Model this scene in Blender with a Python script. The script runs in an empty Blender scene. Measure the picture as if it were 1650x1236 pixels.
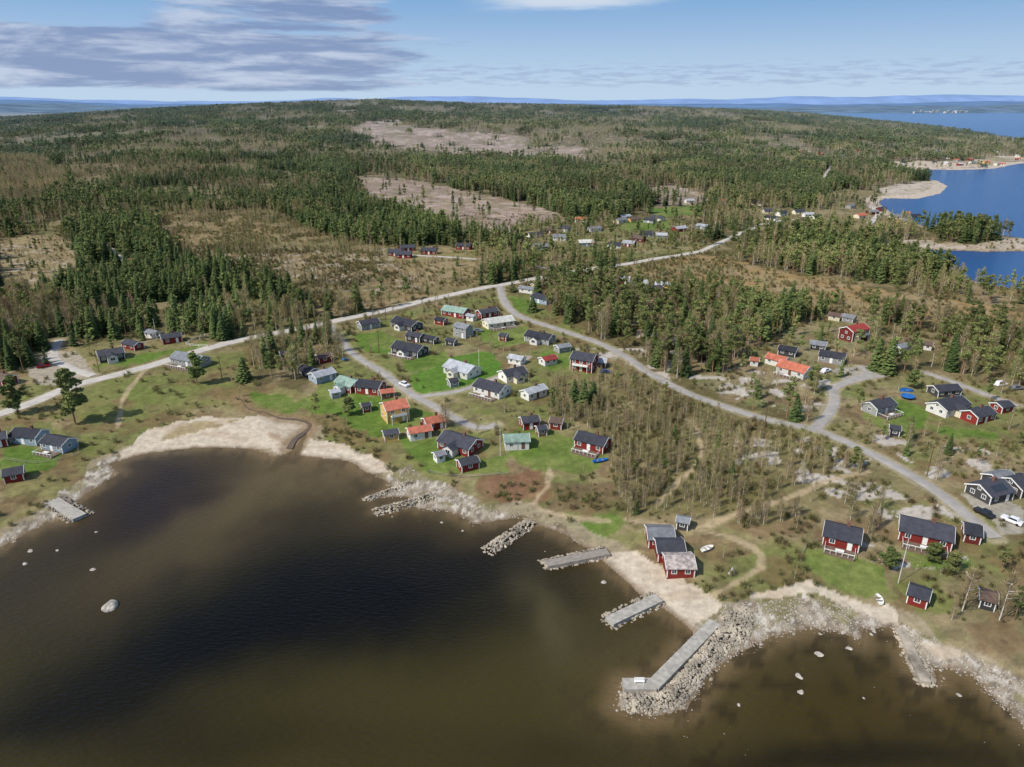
import bpy, bmesh, math, random, time
import numpy as np
T0=time.time()
random.seed(5); RS=np.random.RandomState(7)
C=bpy.context.scene.collection
R=math.radians
H=95.0; P=R(21.6); F=1144.0; cp,sp=math.cos(P),math.sin(P)
def lin(r,g,b,k=1.0):
    f=lambda c:((c/255+.055)/1.055)**2.4 if c>10 else c/255/12.92
    return np.array([f(r)*k,f(g)*k,f(b)*k])
def sst(a,b,x):
    t=np.clip((x-a)/(b-a),0,1); return t*t*(3-2*t)
def vnoise(x,y,s):
    ix=np.floor(x); iy=np.floor(y); fx=x-ix; fy=y-iy
    fx=fx*fx*(3-2*fx); fy=fy*fy*(3-2*fy)
    def h(a,b):
        v=np.sin(a*127.1+b*311.7+s*74.7)*43758.5453
        return v-np.floor(v)
    return (h(ix,iy)*(1-fx)+h(ix+1,iy)*fx)*(1-fy)+(h(ix,iy+1)*(1-fx)+h(ix+1,iy+1)*fx)*fy
def fbm(x,y,s,o=4):
    r=0;a=.5;t=0
    for k in range(o):
        r=r+a*vnoise(x*2**k,y*2**k,s+k*3.1); t+=a; a*=.5
    return r/t
def proj(x,y,z):
    c=y*cp+(H-z)*sp; c=np.maximum(c,1)
    return 825+F*x/c, 618-F*(y*sp-(H-z)*cp)/c
def flat(px,py,z=0.0):
    u=(px-825)/F; v=(618-py)/F; t=(H-z)/(sp-v*cp)
    return u*t, t*(cp+v*sp)
def pip(px,py,poly):
    poly=np.array(poly,float); out=np.zeros(px.shape,bool)
    x0,y0=poly.min(0); x1,y1=poly.max(0)
    m=(px>=x0)&(px<=x1)&(py>=y0)&(py<=y1)
    if not m.any(): return out
    X=px[m];Y=py[m]; r=np.zeros(X.shape,bool); n=len(poly)
    for i in range(n):
        ax,ay=poly[i]; bx,by=poly[(i+1)%n]
        if ay==by: continue
        c=((ay>Y)!=(by>Y))&(X<(bx-ax)*(Y-ay)/(by-ay)+ax); r^=c
    out[m]=r; return out
def segdist(X,Y,pts,closed=False):
    d=np.full(X.shape,1e9); n=len(pts)
    for i in range(n if closed else n-1):
        ax,ay=pts[i]; bx,by=pts[(i+1)%n]; dx,dy=bx-ax,by-ay; L=dx*dx+dy*dy+1e-9
        t=np.clip(((X-ax)*dx+(Y-ay)*dy)/L,0,1)
        d=np.minimum(d,(X-ax-t*dx)**2+(Y-ay-t*dy)**2)
    return np.sqrt(d)
# ------------------------------------------------------------------ water outlines
BAY=[(-700,1330),(-250,1010),(0,882),(40,862),(70,843),(105,838),(125,808),(160,783),(190,764),(178,748),(215,735),(260,728),(320,722),(385,722),(420,728),(440,738),(470,728),(482,712),(490,698),(496,700),(488,716),(482,734),(520,738),(560,743),(590,760),(618,775),(632,786),(618,796),(600,803),(640,800),(660,802),(640,812),(612,822),(660,818),(700,822),(740,830),(765,845),(790,842),(838,832),(868,846),(905,860),(932,878),(962,893),(985,915),(1010,937),(1040,962),(1070,985),(1100,1003),(1118,1022),(1100,1045),(1062,1100),(1005,1102),(995,1138),(1030,1155),(1070,1152),(1105,1142),(1128,1108),(1152,1078),(1182,1058),(1240,1030),(1300,1012),(1350,1019),(1385,1034),(1398,1012),(1438,1014),(1455,1045),(1472,1080),(1488,1102),(1512,1100),(1508,1076),(1560,1086),(1610,1130),(1650,1170),(1900,1330),(2900,2300),(-1500,2300)]
SEA=[(1650,230),(1610,222),(1560,213),(1480,203),(1400,195),(1335,187),(1200,182),(1200,168.5),(3500,168.5),(3500,470),(1650,466),(1605,462),(1560,450),(1500,430),(1440,412),(1436,403),(1520,403),(1590,406),(1700,404),(1700,388),(1650,384),(1618,380),(1560,372),(1500,368),(1455,352),(1435,342),(1415,326),(1425,320),(1480,320),(1515,312),(1527,300),(1510,291),(1470,287),(1455,277),(1490,273),(1545,274),(1600,272),(1640,264),(1700,260),(1750,243)]
BAYw=[flat(*p) for p in BAY]; SEAw=[flat(*p) for p in SEA]
def sdf(X,Y):
    shp=X.shape; X=X.ravel();Y=Y.ravel(); out=np.full(X.shape,1e9)
    m=Y<900
    if m.any():
        d=segdist(X[m],Y[m],BAYw,True); i=pip(X[m],Y[m],BAYw); out[m]=np.where(i,-d,d)
    m=(X>50)&(Y>250)
    if m.any():
        d=segdist(X[m],Y[m],SEAw,True); i=pip(X[m],Y[m],SEAw); out[m]=np.minimum(out[m],np.where(i,-d,d))
    return out.reshape(shp)
# ------------------------------------------------------------------ terrain grid
NR,NC=900,1100; A0=40.0
gy=np.exp(np.linspace(math.log(60+A0),math.log(7000+A0),NR))-A0
gs=np.linspace(-.92,.92,NC)
GX=gs[None,:]*(gy[:,None]+A0); GY=np.repeat(gy[:,None],NC,1)
SD=sdf(GX,GY)
sdn=SD+(fbm(GX/3.5,GY/3.5,3)-.5)*np.clip(1.6+GY/400,1.6,8)
SIL=np.array([(-300,200),(0,193),(150,182),(300,173),(450,167),(600,161.5),(750,167),(900,170),(1050,173),(1200,178),(1300,185),(1400,195),(1560,209),(1650,221),(1900,235)])
DD=np.array([(-300,2800),(0,3000),(600,3500),(1000,3600),(1300,3200),(1560,2450),(1650,2200),(1900,2000)])
def hills(X,Y):
    q=825+1230*X/np.maximum(Y,1); ys=np.interp(q,SIL[:,0],SIL[:,1]); D=np.interp(q,DD[:,0],DD[:,1])
    v=(618-ys)/F; hr=H-D*(sp-v*cp)/(cp+v*sp)-11
    f=sst(.14,1.0,Y/D)
    f=np.where(Y>D,1-sst(1.0,1.7,Y/D)*1.15,f)
    und=(fbm(X/520+3,Y/420,11,3)-.5)*2*17*sst(450,1400,Y)*(1-sst(.75,.97,Y/D))*np.clip(hr/50,.2,1)
    return hr*f+und
HL=hills(GX,GY)
land=np.where(sdn>0,np.minimum(sdn*.10,1.3)+2.2*sst(8,60,sdn)+2.0*sst(60,250,sdn),np.maximum(sdn*.12,-3)-.03)
fade=sst(10,300,SD)
GZ=land+np.where(sdn>0,HL*fade+(fbm(GX/22,GY/22,8)-.5)*1.2*sst(12,50,SD),0)
GZ=np.where(sdn<=0,land,np.where(GY>1800,GZ,np.maximum(GZ,np.minimum(land,.4+.02*np.maximum(sdn,0)))))
def h_at(x,y):
    x=np.asarray(x,float);y=np.asarray(y,float)
    r=(np.log(np.maximum(y,60)+A0)-math.log(60+A0))/(math.log(7000+A0)-math.log(60+A0))*(NR-1)
    c=(x/(y+A0)+.92)/1.84*(NC-1)
    r=np.clip(r,0,NR-1.001);c=np.clip(c,0,NC-1.001); i=r.astype(int);j=c.astype(int);a=r-i;b=c-j
    return (GZ[i,j]*(1-b)+GZ[i,j+1]*b)*(1-a)+(GZ[i+1,j]*(1-b)+GZ[i+1,j+1]*b)*a
TT=np.exp(np.linspace(math.log(80),math.log(9000),5000))
def hit(px,py):
    u=(px-825)/F; v=(618-py)/F
    x=u*TT; y=(cp+v*sp)*TT; z=H-(sp-v*cp)*TT
    g=np.maximum(h_at(x,y),0); k=np.argmax(z<g)
    if not (z<g).any(): k=len(TT)-1
    return float(x[k]),float(y[k]),float(g[k])
# ------------------------------------------------------------------ regions: polygon, density, (spruce,pine,birch), height, ground colour, phrase
G_FL=lin(100,92,60); G_HE=lin(136,118,84); G_CC=lin(158,138,122); G_ORA=lin(130,104,64)
REG=[
 ([(0,-9999),(0,-9998),(1,-9998)],.053,(.34,.36,.30),1.0,G_FL,'in the forest behind the village'),
 ([(250,345),(420,330),(520,380),(700,420),(735,470),(560,505),(522,515),(470,475),(400,450),(280,410)],.036,(.03,.10,.87),.46,G_HE,'in the brown regrowth behind the main road'),
 ([(100,260),(420,262),(480,290),(420,340),(250,350),(130,300)],.042,(.18,.30,.52),.75,lin(116,103,68),'on the left hillside'),
 ([(0,385),(90,375),(140,420),(110,470),(0,490)],.014,(.10,.12,.78),.5,lin(142,126,92),'in the thin clearing at the left'),
 ([(-50,256),(70,258),(115,300),(60,340),(-50,345)],.06,(0,.05,.95),.9,G_ORA,'in the orange brown stand at the far left'),
 ([(560,208),(580,200),(640,197),(740,209),(860,228),(970,244),(950,260),(860,257),(780,252),(700,245),(600,232)],.003,(.1,.45,.45),.8,G_CC,'on the farther felled clearing'),
 ([(565,284),(640,284),(700,298),(800,318),(900,343),(925,372),(900,394),(840,392),(760,374),(680,356),(600,330)],.002,(.1,.5,.4),.9,G_CC,'on the nearer felled clearing'),
 ([(1030,306),(1080,298),(1155,318),(1110,332),(1060,330)],.004,(.1,.45,.45),.8,G_CC,'on the small clearing'),
 ([(470,310),(550,305),(600,335),(680,362),(760,380),(835,402),(760,398),(640,396),(560,370)],.08,(.75,.2,.05),1.0,lin(68,66,42),'in the dark spruce stand'),
 ([(0,490),(200,440),(300,430),(400,455),(480,500),(522,520),(385,545),(250,542),(150,553),(100,560),(60,588),(0,592)],.06,(.32,.20,.48),.92,G_FL,'in the wood left of the main road'),
 ([(50,578),(105,560),(160,553),(330,536),(350,552),(240,590),(150,606),(80,620),(45,605)],.007,(.2,.35,.45),.7,lin(126,120,78),'by the cottages along the left road'),
 ([(545,528),(790,472),(870,478),(900,515),(1000,560),(1045,600),(960,600),(885,660),(985,700),(990,765),(870,795),(700,790),(620,740),(500,660),(520,600)],.0115,(.04,.12,.84),.46,lin(124,120,76),'among the village cottages'),
 ([(405,545),(530,530),(560,575),(505,600),(440,612),(400,590)],.055,(.14,.1,.76),.82,G_FL,'between the left beach and village'),
 ([(-600,640),(0,600),(150,606),(405,552),(405,605),(510,640),(500,680),(200,700),(195,760),(0,885),(-600,1100)],.0015,(.0,.25,.75),.45,lin(126,118,76),'on the grass above the left beach'),
 ([(870,458),(1000,452),(1100,478),(1250,495),(1260,560),(1180,600),(1110,605),(1060,590),(980,550),(885,508)],.068,(.12,.54,.34),.95,G_FL,'in the wood behind the winding road'),
 ([(1000,426),(1130,408),(1200,425),(1450,472),(1650,502),(1700,545),(1400,505),(1250,500),(1100,472),(990,450)],.009,(.05,.25,.7),.5,lin(150,126,86),'on the dry heath strip'),
 ([(1250,505),(1400,505),(1700,545),(1700,660),(1560,620),(1420,600),(1395,520),(1330,505)],.048,(.08,.52,.40),.92,G_FL,'in the pine wood at the right'),
 ([(1100,605),(1180,600),(1215,560),(1330,505),(1400,512),(1395,600),(1430,612),(1345,682),(1180,652)],.012,(.05,.5,.45),.65,lin(130,123,90),'around the orange roofed house'),
 ([(1380,620),(1430,605),(1500,600),(1700,640),(1700,720),(1500,702),(1400,722),(1360,690)],.008,(.06,.4,.54),.65,lin(124,119,78),'around the white gabled house'),
 ([(880,625),(960,605),(1040,600),(1100,630),(1300,700),(1400,745),(1370,800),(1250,845),(1130,850),(1020,842),(985,780),(990,705),(885,668)],.25,(.008,.02,.972),.44,lin(118,108,72),'in the birch thicket below the winding road'),
 ([(1340,700),(1500,702),(1700,760),(1700,790),(1560,820),(1500,785),(1400,745)],.036,(.05,.27,.68),.52,lin(124,116,80),'on the slope at the right edge'),
 ([(860,770),(985,765),(1000,838),(1130,850),(1290,850),(1290,940),(1240,990),(1150,990),(980,880),(870,850),(700,805)],.004,(0,.0,1),.32,lin(128,120,80),'on the open ground by the boathouses'),
 ([(1370,765),(1500,790),(1560,830),(1700,860),(1800,1250),(1560,1070),(1440,985),(1290,895),(1290,850)],.026,(.01,.22,.77),.58,lin(122,112,80),'around the two long red cottages'),
 ([(1200,335),(1500,338),(1500,370),(1200,372)],.014,(.1,.5,.4),.7,lin(130,118,84),'in the far seaside settlement'),
 ([(825,362),(1090,350),(1150,400),(900,440),(845,415)],.022,(.15,.45,.4),.72,lin(114,114,68),'in the farther hamlet'),
 ([(610,396),(760,396),(775,418),(620,422)],.010,(.2,.4,.4),.7,lin(128,118,76),'by the roadside cottages'),
 ([(1425,386),(1520,384),(1720,382),(1720,406),(1590,408),(1520,406),(1430,404)],.0,(0,1,0),.8,lin(176,162,144),'on the rocky spit'),
 ([(1510,366),(1560,370),(1600,376),(1616,388),(1560,394),(1505,390)],.085,(.4,.55,.05),1.05,G_FL,'on the wooded point in the sea'),
 ([(1405,306),(1440,300),(1530,288),(1530,314),(1420,326),(1400,322)],.0,(0,1,0),.8,lin(184,170,152),'on the bare rock point'),
 ([(1430,262),(1650,252),(1650,276),(1450,280)],.003,(0,1,0),.8,lin(190,172,150),'on the far beach'),
 ([(1330,310),(1410,300),(1440,335),(1400,346),(1340,338)],.014,(.1,.6,.3),.7,lin(126,116,82),'behind the rock point'),
 ([(1450,465),(1520,445),(1700,475),(1700,500),(1600,494)],.034,(.05,.5,.45),.85,lin(124,110,76),'by the inlet'),
 ([(640,420),(760,420),(790,455),(700,478),(640,470)],.022,(.05,.1,.85),.48,lin(142,124,90),'on the bare slope behind the main road'),
]
def regidx(px,py):
    r=np.zeros(px.shape,int)
    for i,q in enumerate(REG):
        if i: r[pip(px,py,q[0])]=i
    r[(r==0)&(py>690)]=21
    return r
LAWN=[[(655,606),(690,590),(740,573),(780,567),(808,580),(812,600),(770,620),(700,638),(668,630)],
 [(570,540),(620,533),(650,550),(630,575),(580,562)],[(640,575),(720,572),(730,585),(660,598)],[(760,530),(850,525),(860,555),(790,560)],[(820,480),(870,485),(860,508),(825,505)],
 [(870,570),(930,560),(930,585),(880,600)],[(570,640),(620,640),(700,665),(690,690),(600,705),(540,670)],[(640,705),(700,700),(740,735),(820,735),(815,762),(700,765),(660,740)],
 [(830,690),(890,700),(980,720),(975,755),(860,765),(820,735)],[(0,724),(45,716),(100,730),(80,752),(0,775)],[(400,632),(440,628),(495,648),(470,665),(400,660)],
 [(150,592),(240,572),(330,552),(335,560),(210,592)],[(1290,893),(1340,890),(1430,915),(1435,960),(1370,955),(1300,925)],[(1440,880),(1470,878),(1560,905),(1570,925),(1470,920)],[(1400,650),(1440,635),(1490,655),(1500,690),(1440,700),(1395,680)],
 [(905,846),(990,826),(1020,836),(970,866)],[(1000,350),(1085,358),(1080,370),(1000,372)],[(1040,335),(1140,330),(1140,345),(1060,350)],[(930,440),(1010,450),(1080,465),(1060,478),(940,458)],[(480,640),(560,610),(610,650),(560,672),(500,665)],[(1500,690),(1600,690),(1610,705),(1520,705)]]
LAWN2=[[(200,632),(370,612),(388,645),(215,665)],[(0,690),(60,680),(110,700),(20,725)],[(880,560),(950,560),(960,600),(890,640)],[(1440,930),(1500,925),(1560,990),(1480,990)],[(60,640),(180,612),(300,600),(200,640),(90,680)]]
SAND=[[(185,750),(205,715),(240,692),(320,670),(400,668),(480,672),(505,685),(494,702),(500,712),(560,722),(612,742),(628,765),(600,766),(560,746),(520,740),(470,738),(430,722),(385,726),(215,740)],
 [(960,893),(985,884),(1040,880),(1062,905),(1100,935),(1135,958),(1165,980),(1150,1002),(1118,1026),(1060,990),(1000,945)],[(1200,962),(1290,940),(1440,976),(1446,1008),(1420,1004),(1390,984),(1300,960),(1220,970)],[(1480,1035),(1540,1038),(1570,1056),(1530,1066),(1508,1064)]]
STONE=[[(-200,960),(0,868),(60,828),(150,765),(185,735),(200,745),(190,766),(130,806),(70,846),(0,890)],[(585,800),(620,768),(660,754),(710,775),(760,800),(840,826),(850,845),(770,850),(605,826)],
 [(1165,975),(1230,966),(1300,962),(1400,985),(1440,1006),(1500,1024),(1650,1095),(1700,1200),(1600,1140),(1500,1105),(1390,1040),(1300,1020),(1190,1065),(1110,1150),(1000,1155),(990,1100),(1060,1100)],[(860,838),(900,845),(930,875),(905,865)]]
ROCKY=[[(1160,590),(1340,600),(1330,660),(1250,668),(1150,635)],[(1370,775),(1480,800),(1560,830),(1500,850),(1380,830)],[(900,560),(1100,560),(1180,610),(1080,610),(980,575)],[(1180,700),(1250,705),(1250,750),(1190,750)],[(1380,870),(1560,900),(1560,930),(1400,915)],[(1000,500),(1200,520),(1220,570),(1040,560)],[(1290,700),(1400,740),(1380,800),(1280,780)],[(1400,700),(1560,720),(1640,760),(1500,770)]]
ROCKY2=[[(300,400),(620,400),(690,470),(560,480)],[(0,395),(130,400),(120,455),(0,470)]]
ROADS=[('main_road','pale',5.2,[(-260,748),(-80,692),(0,667),(60,646),(120,621),(180,606),(240,590),(310,569),(385,549),(450,536),(525,521),(600,505),(680,486),(760,468),(810,459),(900,443),(980,430),(1060,417),(1135,405)]),
 ('winding_road','grey',3.4,[(805,462),(815,490),(845,513),(900,531),(960,551),(1010,576),(1040,598),(1100,630),(1160,653),(1240,678),(1310,692),(1370,716),(1430,745),(1500,786),(1560,832),(1605,868)]),
 ('side_road','grey',3.2,[(1312,692),(1335,667),(1345,643),(1342,627),(1372,614),(1425,604)]),
 ('village_road','grey',2.9,[(532,524),(552,552),(575,575),(620,603),(655,630),(690,650),(722,668),(770,690),(800,684)]),
 ('village_lane','grey',2.4,[(668,640),(730,632),(775,618),(820,600),(850,575)]),
 ('parking_lane','pale',3.5,[(150,606),(110,592),(85,575),(95,548)]),
 ('hamlet_road','pale',3,[(915,440),(840,425),(770,418),(640,410)]),
 ('forest_track','pale',3.5,[(115,368),(140,382),(170,397),(205,425)]),
 ('far_road','pale',4,[(1130,405),(1230,362),(1300,355),(1345,362)]),
 ('coast_road','pale',5,[(1395,330),(1415,345),(1400,362)]),('upper_lane','pale',5,[(1340,268),(1330,285),(1326,300)]),
 ('orange_house_drive','grey',2.8,[(1372,614),(1400,600),(1385,590)]),('right_lane','grey',2.8,[(1490,600),(1560,625),(1640,655)])]
PATHS=[(.8,[(885,755),(882,785),(860,812),(900,830),(980,840)]),(.9,[(1130,850),(1200,825),(1290,795),(1335,775),(1400,760)]),(.8,[(1060,812),(1095,775),(1130,735),(1118,690),(1095,668)]),(.6,[(1010,838),(1130,855),(1210,880),(1225,915),(1150,960)]),(.8,[(20,598),(-60,640)]),(.5,[(240,590),(200,640),(190,690)])]
def catmull(p,step=3.0):
    p=[np.array(q[:2],float) for q in p]; p=[2*p[0]-p[1]]+p+[2*p[-1]-p[-2]]; out=[]
    for i in range(1,len(p)-2):
        n=max(2,int(np.linalg.norm(p[i+1]-p[i])/step))
        for k in range(n):
            t=k/n; a,b,c,d=p[i-1:i+3]
            out.append(.5*((2*b)+(-a+c)*t+(2*a-5*b+4*c-d)*t*t+(-a+3*b-3*c+d)*t**3))
    out.append(p[-2]); return np.array(out)
ROADW=[]
for nm,k,w,pp in ROADS: ROADW.append((nm,k,w,catmull([hit(*q) for q in pp],3 if k=='grey' else 5)))
PATHW=[(w,catmull([hit(*q) for q in pp],6)) for w,pp in PATHS]
STREAM=catmull([hit(*q) for q in [(385,640),(402,660),(425,664),(450,674),(478,676),(500,684),(492,696),(476,708),(466,724)]],2)
# ------------------------------------------------------------------ ground colour
gpx,gpy=proj(GX,GY,GZ)
wn=np.clip(900/np.maximum(GY,100),.6,5)
farw=sst(700,1200,GY)
wpx=gpx+(fbm(GX/9,GY/9,21)-.5)*9*wn+(fbm(GX/60,GY/90,23)-.5)*70*farw; wpy=gpy+(fbm(GX/9,GY/9,22)-.5)*5*wn+(fbm(GX/60,GY/90,24)-.5)*22*farw
RI=regidx(wpx,wpy)
regcol=np.array([q[4] for q in REG]); COL=regcol[RI]
n1=fbm(GX/14,GY/14,31); n2=fbm(GX/60,GY/60,32); n3=fbm(GX/4,GY/4,33)
def mixc(col,mask,c): 
    m=np.clip(mask,0,1)[...,None]; return col*(1-m)+np.asarray(c)*m
vill=(RI==11)|(RI==13)|(RI==18)|(RI==22)|(RI==21)|(RI==17)|(RI==20)
COL=mixc(COL,sst(.5,.62,n1)*.6,lin(150,134,102))
COL=mixc(COL,sst(.52,.66,n2)*.45*(GY>150),lin(106,102,62))
COL=mixc(COL,sst(.46,.62,fbm(GX/16+9,GY/16,35))*.6*vill,lin(102,112,56))
COL=mixc(COL,sst(.54,.62,fbm(GX/9+9,GY/9,36))*.5*vill,lin(116,88,66))
COL=mixc(COL,sst(.58,.62,n3)*.35,lin(84,72,54))
for q in ROCKY:
    m=pip(wpx,wpy,q); COL=mixc(COL,m*sst(.52,.58,fbm(GX/6,GY/4,41)),lin(180,171,158))
for q in ROCKY2:
    m=pip(wpx,wpy,q); COL=mixc(COL,m*sst(.56,.64,fbm(GX/5,GY/5,41))*.7,lin(166,153,136))
m=(RI==5)|(RI==6)|(RI==7)
COL=mixc(COL,m*sst(.5,.62,fbm(GX/9,GY/9,43))*.55,lin(182,164,154)); COL=mixc(COL,m*sst(.46,.6,fbm(GX/30,GY/40,44))*.5,lin(124,106,88)); COL=mixc(COL,m*sst(.55,.65,fbm(GX/18,GY/25,45))*.4,lin(112,106,72))
for q in LAWN:
    m=pip(wpx,wpy,q); COL=mixc(COL,m*.92,lin(90,114,46)); COL=mixc(COL,m*sst(.42,.62,n1)*.6,lin(126,128,74)); COL=mixc(COL,m*sst(.55,.6,n3)*.35,lin(76,96,40))
for q in LAWN2:
    m=pip(wpx,wpy,q); COL=mixc(COL,m*sst(.35,.6,n1)*.7,lin(108,118,60))
m=pip(wpx,wpy,LAWN[0]); COL=mixc(COL,m*.8,lin(80,116,40))
m=pip(wpx,wpy,[(770,768),(880,760),(890,800),(860,812),(780,800)]); COL=mixc(COL,m*sst(.45,.6,n1)*.6,lin(124,84,66))
m=pip(wpx,wpy,[(890,780),(990,780),(1000,830),(890,822)]); COL=mixc(COL,m*sst(.42,.55,n1)*.7,lin(108,88,66))
# shore
sh=(SD<4+4*n1)&(SD>-60)&(GY<700); COL=mixc(COL,sh*.7,lin(156,142,118)); COL=mixc(COL,((SD<3)&(SD>-60)&(GY<700)&(n3>.52))*.8,lin(112,98,78))
m=(SD<14)&(GY>=600); COL=mixc(COL,m*.9,lin(190,174,154))
stn=np.zeros(GX.shape,bool)
for q in STONE: stn|=pip(wpx,wpy,q)
COL=mixc(COL,stn*.85,lin(158,146,128)); COL=mixc(COL,stn*sst(.5,.6,fbm(GX/1.0,GY/1.4,51,2))*.8,lin(120,108,92)); COL=mixc(COL,stn*sst(.58,.62,fbm(GX/1.2,GY/1.6,52,2)),lin(188,179,164)); COL=mixc(COL,stn*(SD>3)*sst(.50,.58,fbm(GX/6,GY/5,54))*.75,lin(122,114,74))
sandm=np.zeros(GX.shape,bool)
for q in SAND:
    m=pip(wpx,wpy,q); sandm|=m; COL=mixc(COL,m*.97,lin(194,180,158)); COL=mixc(COL,m*sst(.50,.7,fbm(GX/9,GY/4,53))*.5,lin(172,152,126))
m=pip(wpx,wpy,[(225,705),(300,680),(400,672),(360,690),(260,712)]); COL=mixc(COL,m*sst(.48,.58,n1)*.75,lin(142,124,82))
m=pip(wpx,wpy,[(430,690),(505,684),(500,735),(440,738)]); COL=mixc(COL,m*sst(.42,.6,fbm(GX/4,GY/3,57))*.6,lin(150,124,92))
wet=sst(2.0,.2,sdn)*(GY<500)*(SD>-80); COL=mixc(COL,wet*.75,lin(112,92,68))
def paint(w,pts,c,soft=1.0,a=1.0):
    global COL
    x0,y0=pts.min(0)-8; x1,y1=pts.max(0)+8
    m=(GX>x0)&(GX<x1)&(GY>y0)&(GY<y1)
    if not m.any(): return
    d=segdist(GX[m],GY[m],pts)+(n3[m]-.5)*1.6
    f=a*sst(w/2+soft,w/2,d); c3=COL[m]; COL[m]=c3*(1-f[:,None])+c*f[:,None]
for nm,k,w,pts in ROADW: paint(w+.5,pts[::2],lin(160,149,120),1.2,.8)
for w,pts in PATHW: paint(w,pts,lin(178,158,126),.9,.7)
paint(3,STREAM,lin(132,110,80),3,.75)
m=pip(wpx,wpy,[(40,592),(80,572),(120,566),(158,604),(100,622),(50,618)]); COL=mixc(COL,m*.9,lin(166,154,136))
m=pip(wpx,wpy,[(1555,800),(1580,830),(1610,860),(1640,860),(1650,820),(1620,800)]); COL=mixc(COL,m*.8,lin(165,158,145))
m=pip(wpx,wpy,[(1340,600),(1400,590),(1425,605),(1370,618)]); COL=mixc(COL,m*.8,lin(165,158,145))
under=sdn<0; COL=mixc(COL,under*.8,lin(60,48,28))
COL*= np.where(sandm,.97+.06*n3,.82+.36*fbm(GX/2.2,GY/2.2,61,2))[...,None]
print('ground',time.time()-T0)
# ------------------------------------------------------------------ mesh helpers
def grid_mesh(name,X,Y,Z,col=None):
    nr,nc=X.shape; me=bpy.data.meshes.new(name); n=nr*nc
    me.vertices.add(n); me.vertices.foreach_set('co',np.stack([X,Y,Z],-1).astype(np.float32).ravel())
    i=np.arange(nr-1)[:,None]*nc+np.arange(nc-1)[None,:]
    q=np.stack([i,i+1,i+nc+1,i+nc],-1).reshape(-1,4).astype(np.int32)
    me.loops.add(q.size); me.loops.foreach_set('vertex_index',q.ravel())
    me.polygons.add(len(q)); me.polygons.foreach_set('loop_start',np.arange(0,q.size,4,dtype=np.int32))
    me.polygons.foreach_set('use_smooth',np.ones(len(q),bool)); me.update(calc_edges=True)
    if col is not None:
        a=me.color_attributes.new('Col','FLOAT_COLOR','POINT'); c=np.ones((n,4),np.float32); c[:,:3]=np.clip(col,0,1).reshape(-1,3); a.data.foreach_set('color',c.ravel())
    return me
def link(name,me,mat=None,parent=None,**pr):
    o=bpy.data.objects.new(name,me); C.objects.link(o)
    if mat is not None and me is not None and len(me.materials)==0: me.materials.append(mat)
    if parent is not None: o.parent=parent
    for k,v in pr.items(): o[k]=v
    return o
def thing(name,label,cat,loc,rz=0,group=None):
    o=bpy.data.objects.new(name,None); C.objects.link(o); o.location=loc; o.rotation_euler=(0,0,rz); o['label']=label; o['category']=cat; o.empty_display_size=.5
    if group: o['group']=group
    return o
class MB:
    def __init__(s): s.v=[];s.f=[];s.m=[]
    def add(s,v,f,m=0):
        b=len(s.v); s.v+= [tuple(q) for q in v]; s.f+=[tuple(b+i for i in g) for g in f]; s.m+=[m]*len(f)
    def box(s,x0,x1,y0,y1,z0,z1,m=0):
        s.add([(x0,y0,z0),(x1,y0,z0),(x1,y1,z0),(x0,y1,z0),(x0,y0,z1),(x1,y0,z1),(x1,y1,z1),(x0,y1,z1)],[(0,3,2,1),(4,5,6,7),(0,1,5,4),(1,2,6,5),(2,3,7,6),(3,0,4,7)],m)
    def prism(s,prof,x0,x1,m=0):   # profile in y,z extruded along x
        n=len(prof); v=[(x0,a,b) for a,b in prof]+[(x1,a,b) for a,b in prof]
        f=[(i,(i+1)%n,(i+1)%n+n,i+n) for i in range(n)]+[tuple(range(n))[::-1],tuple(range(n,2*n))]; s.add(v,f,m)
    def tube(s,pts,rad,n=6,m=0):
        v=[];f=[]
        for i,(p,r) in enumerate(zip(pts,rad)):
            a=np.array(pts[max(i-1,0)],float);b=np.array(pts[min(i+1,len(pts)-1)],float); d=b-a; d/=np.linalg.norm(d)+1e-9
            u=np.cross(d,(0,1,0) if abs(d[1])<.9 else (1,0,0)); u/=np.linalg.norm(u); w=np.cross(d,u)
            for k in range(n):
                t=2*math.pi*k/n; v.append(tuple(np.array(p)+r*(u*math.cos(t)+w*math.sin(t))))
        for i in range(len(pts)-1):
            for k in range(n): f.append((i*n+k,i*n+(k+1)%n,(i+1)*n+(k+1)%n,(i+1)*n+k))
        f.append(tuple(range((len(pts)-1)*n,len(pts)*n))); s.add(v,f,m)
    def mesh(s,name,mats=(),smooth=False):
        me=bpy.data.meshes.new(name); me.from_pydata(s.v,[],s.f); 
        for q in mats: me.materials.append(q)
        me.polygons.foreach_set('material_index',s.m)
        if smooth: me.polygons.foreach_set('use_smooth',[True]*len(s.f))
        me.update(); return me
    def link(s,name,mat,parent=None,**pr): return link(name,s.mesh(name,(mat,)),None,parent,**pr)
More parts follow.
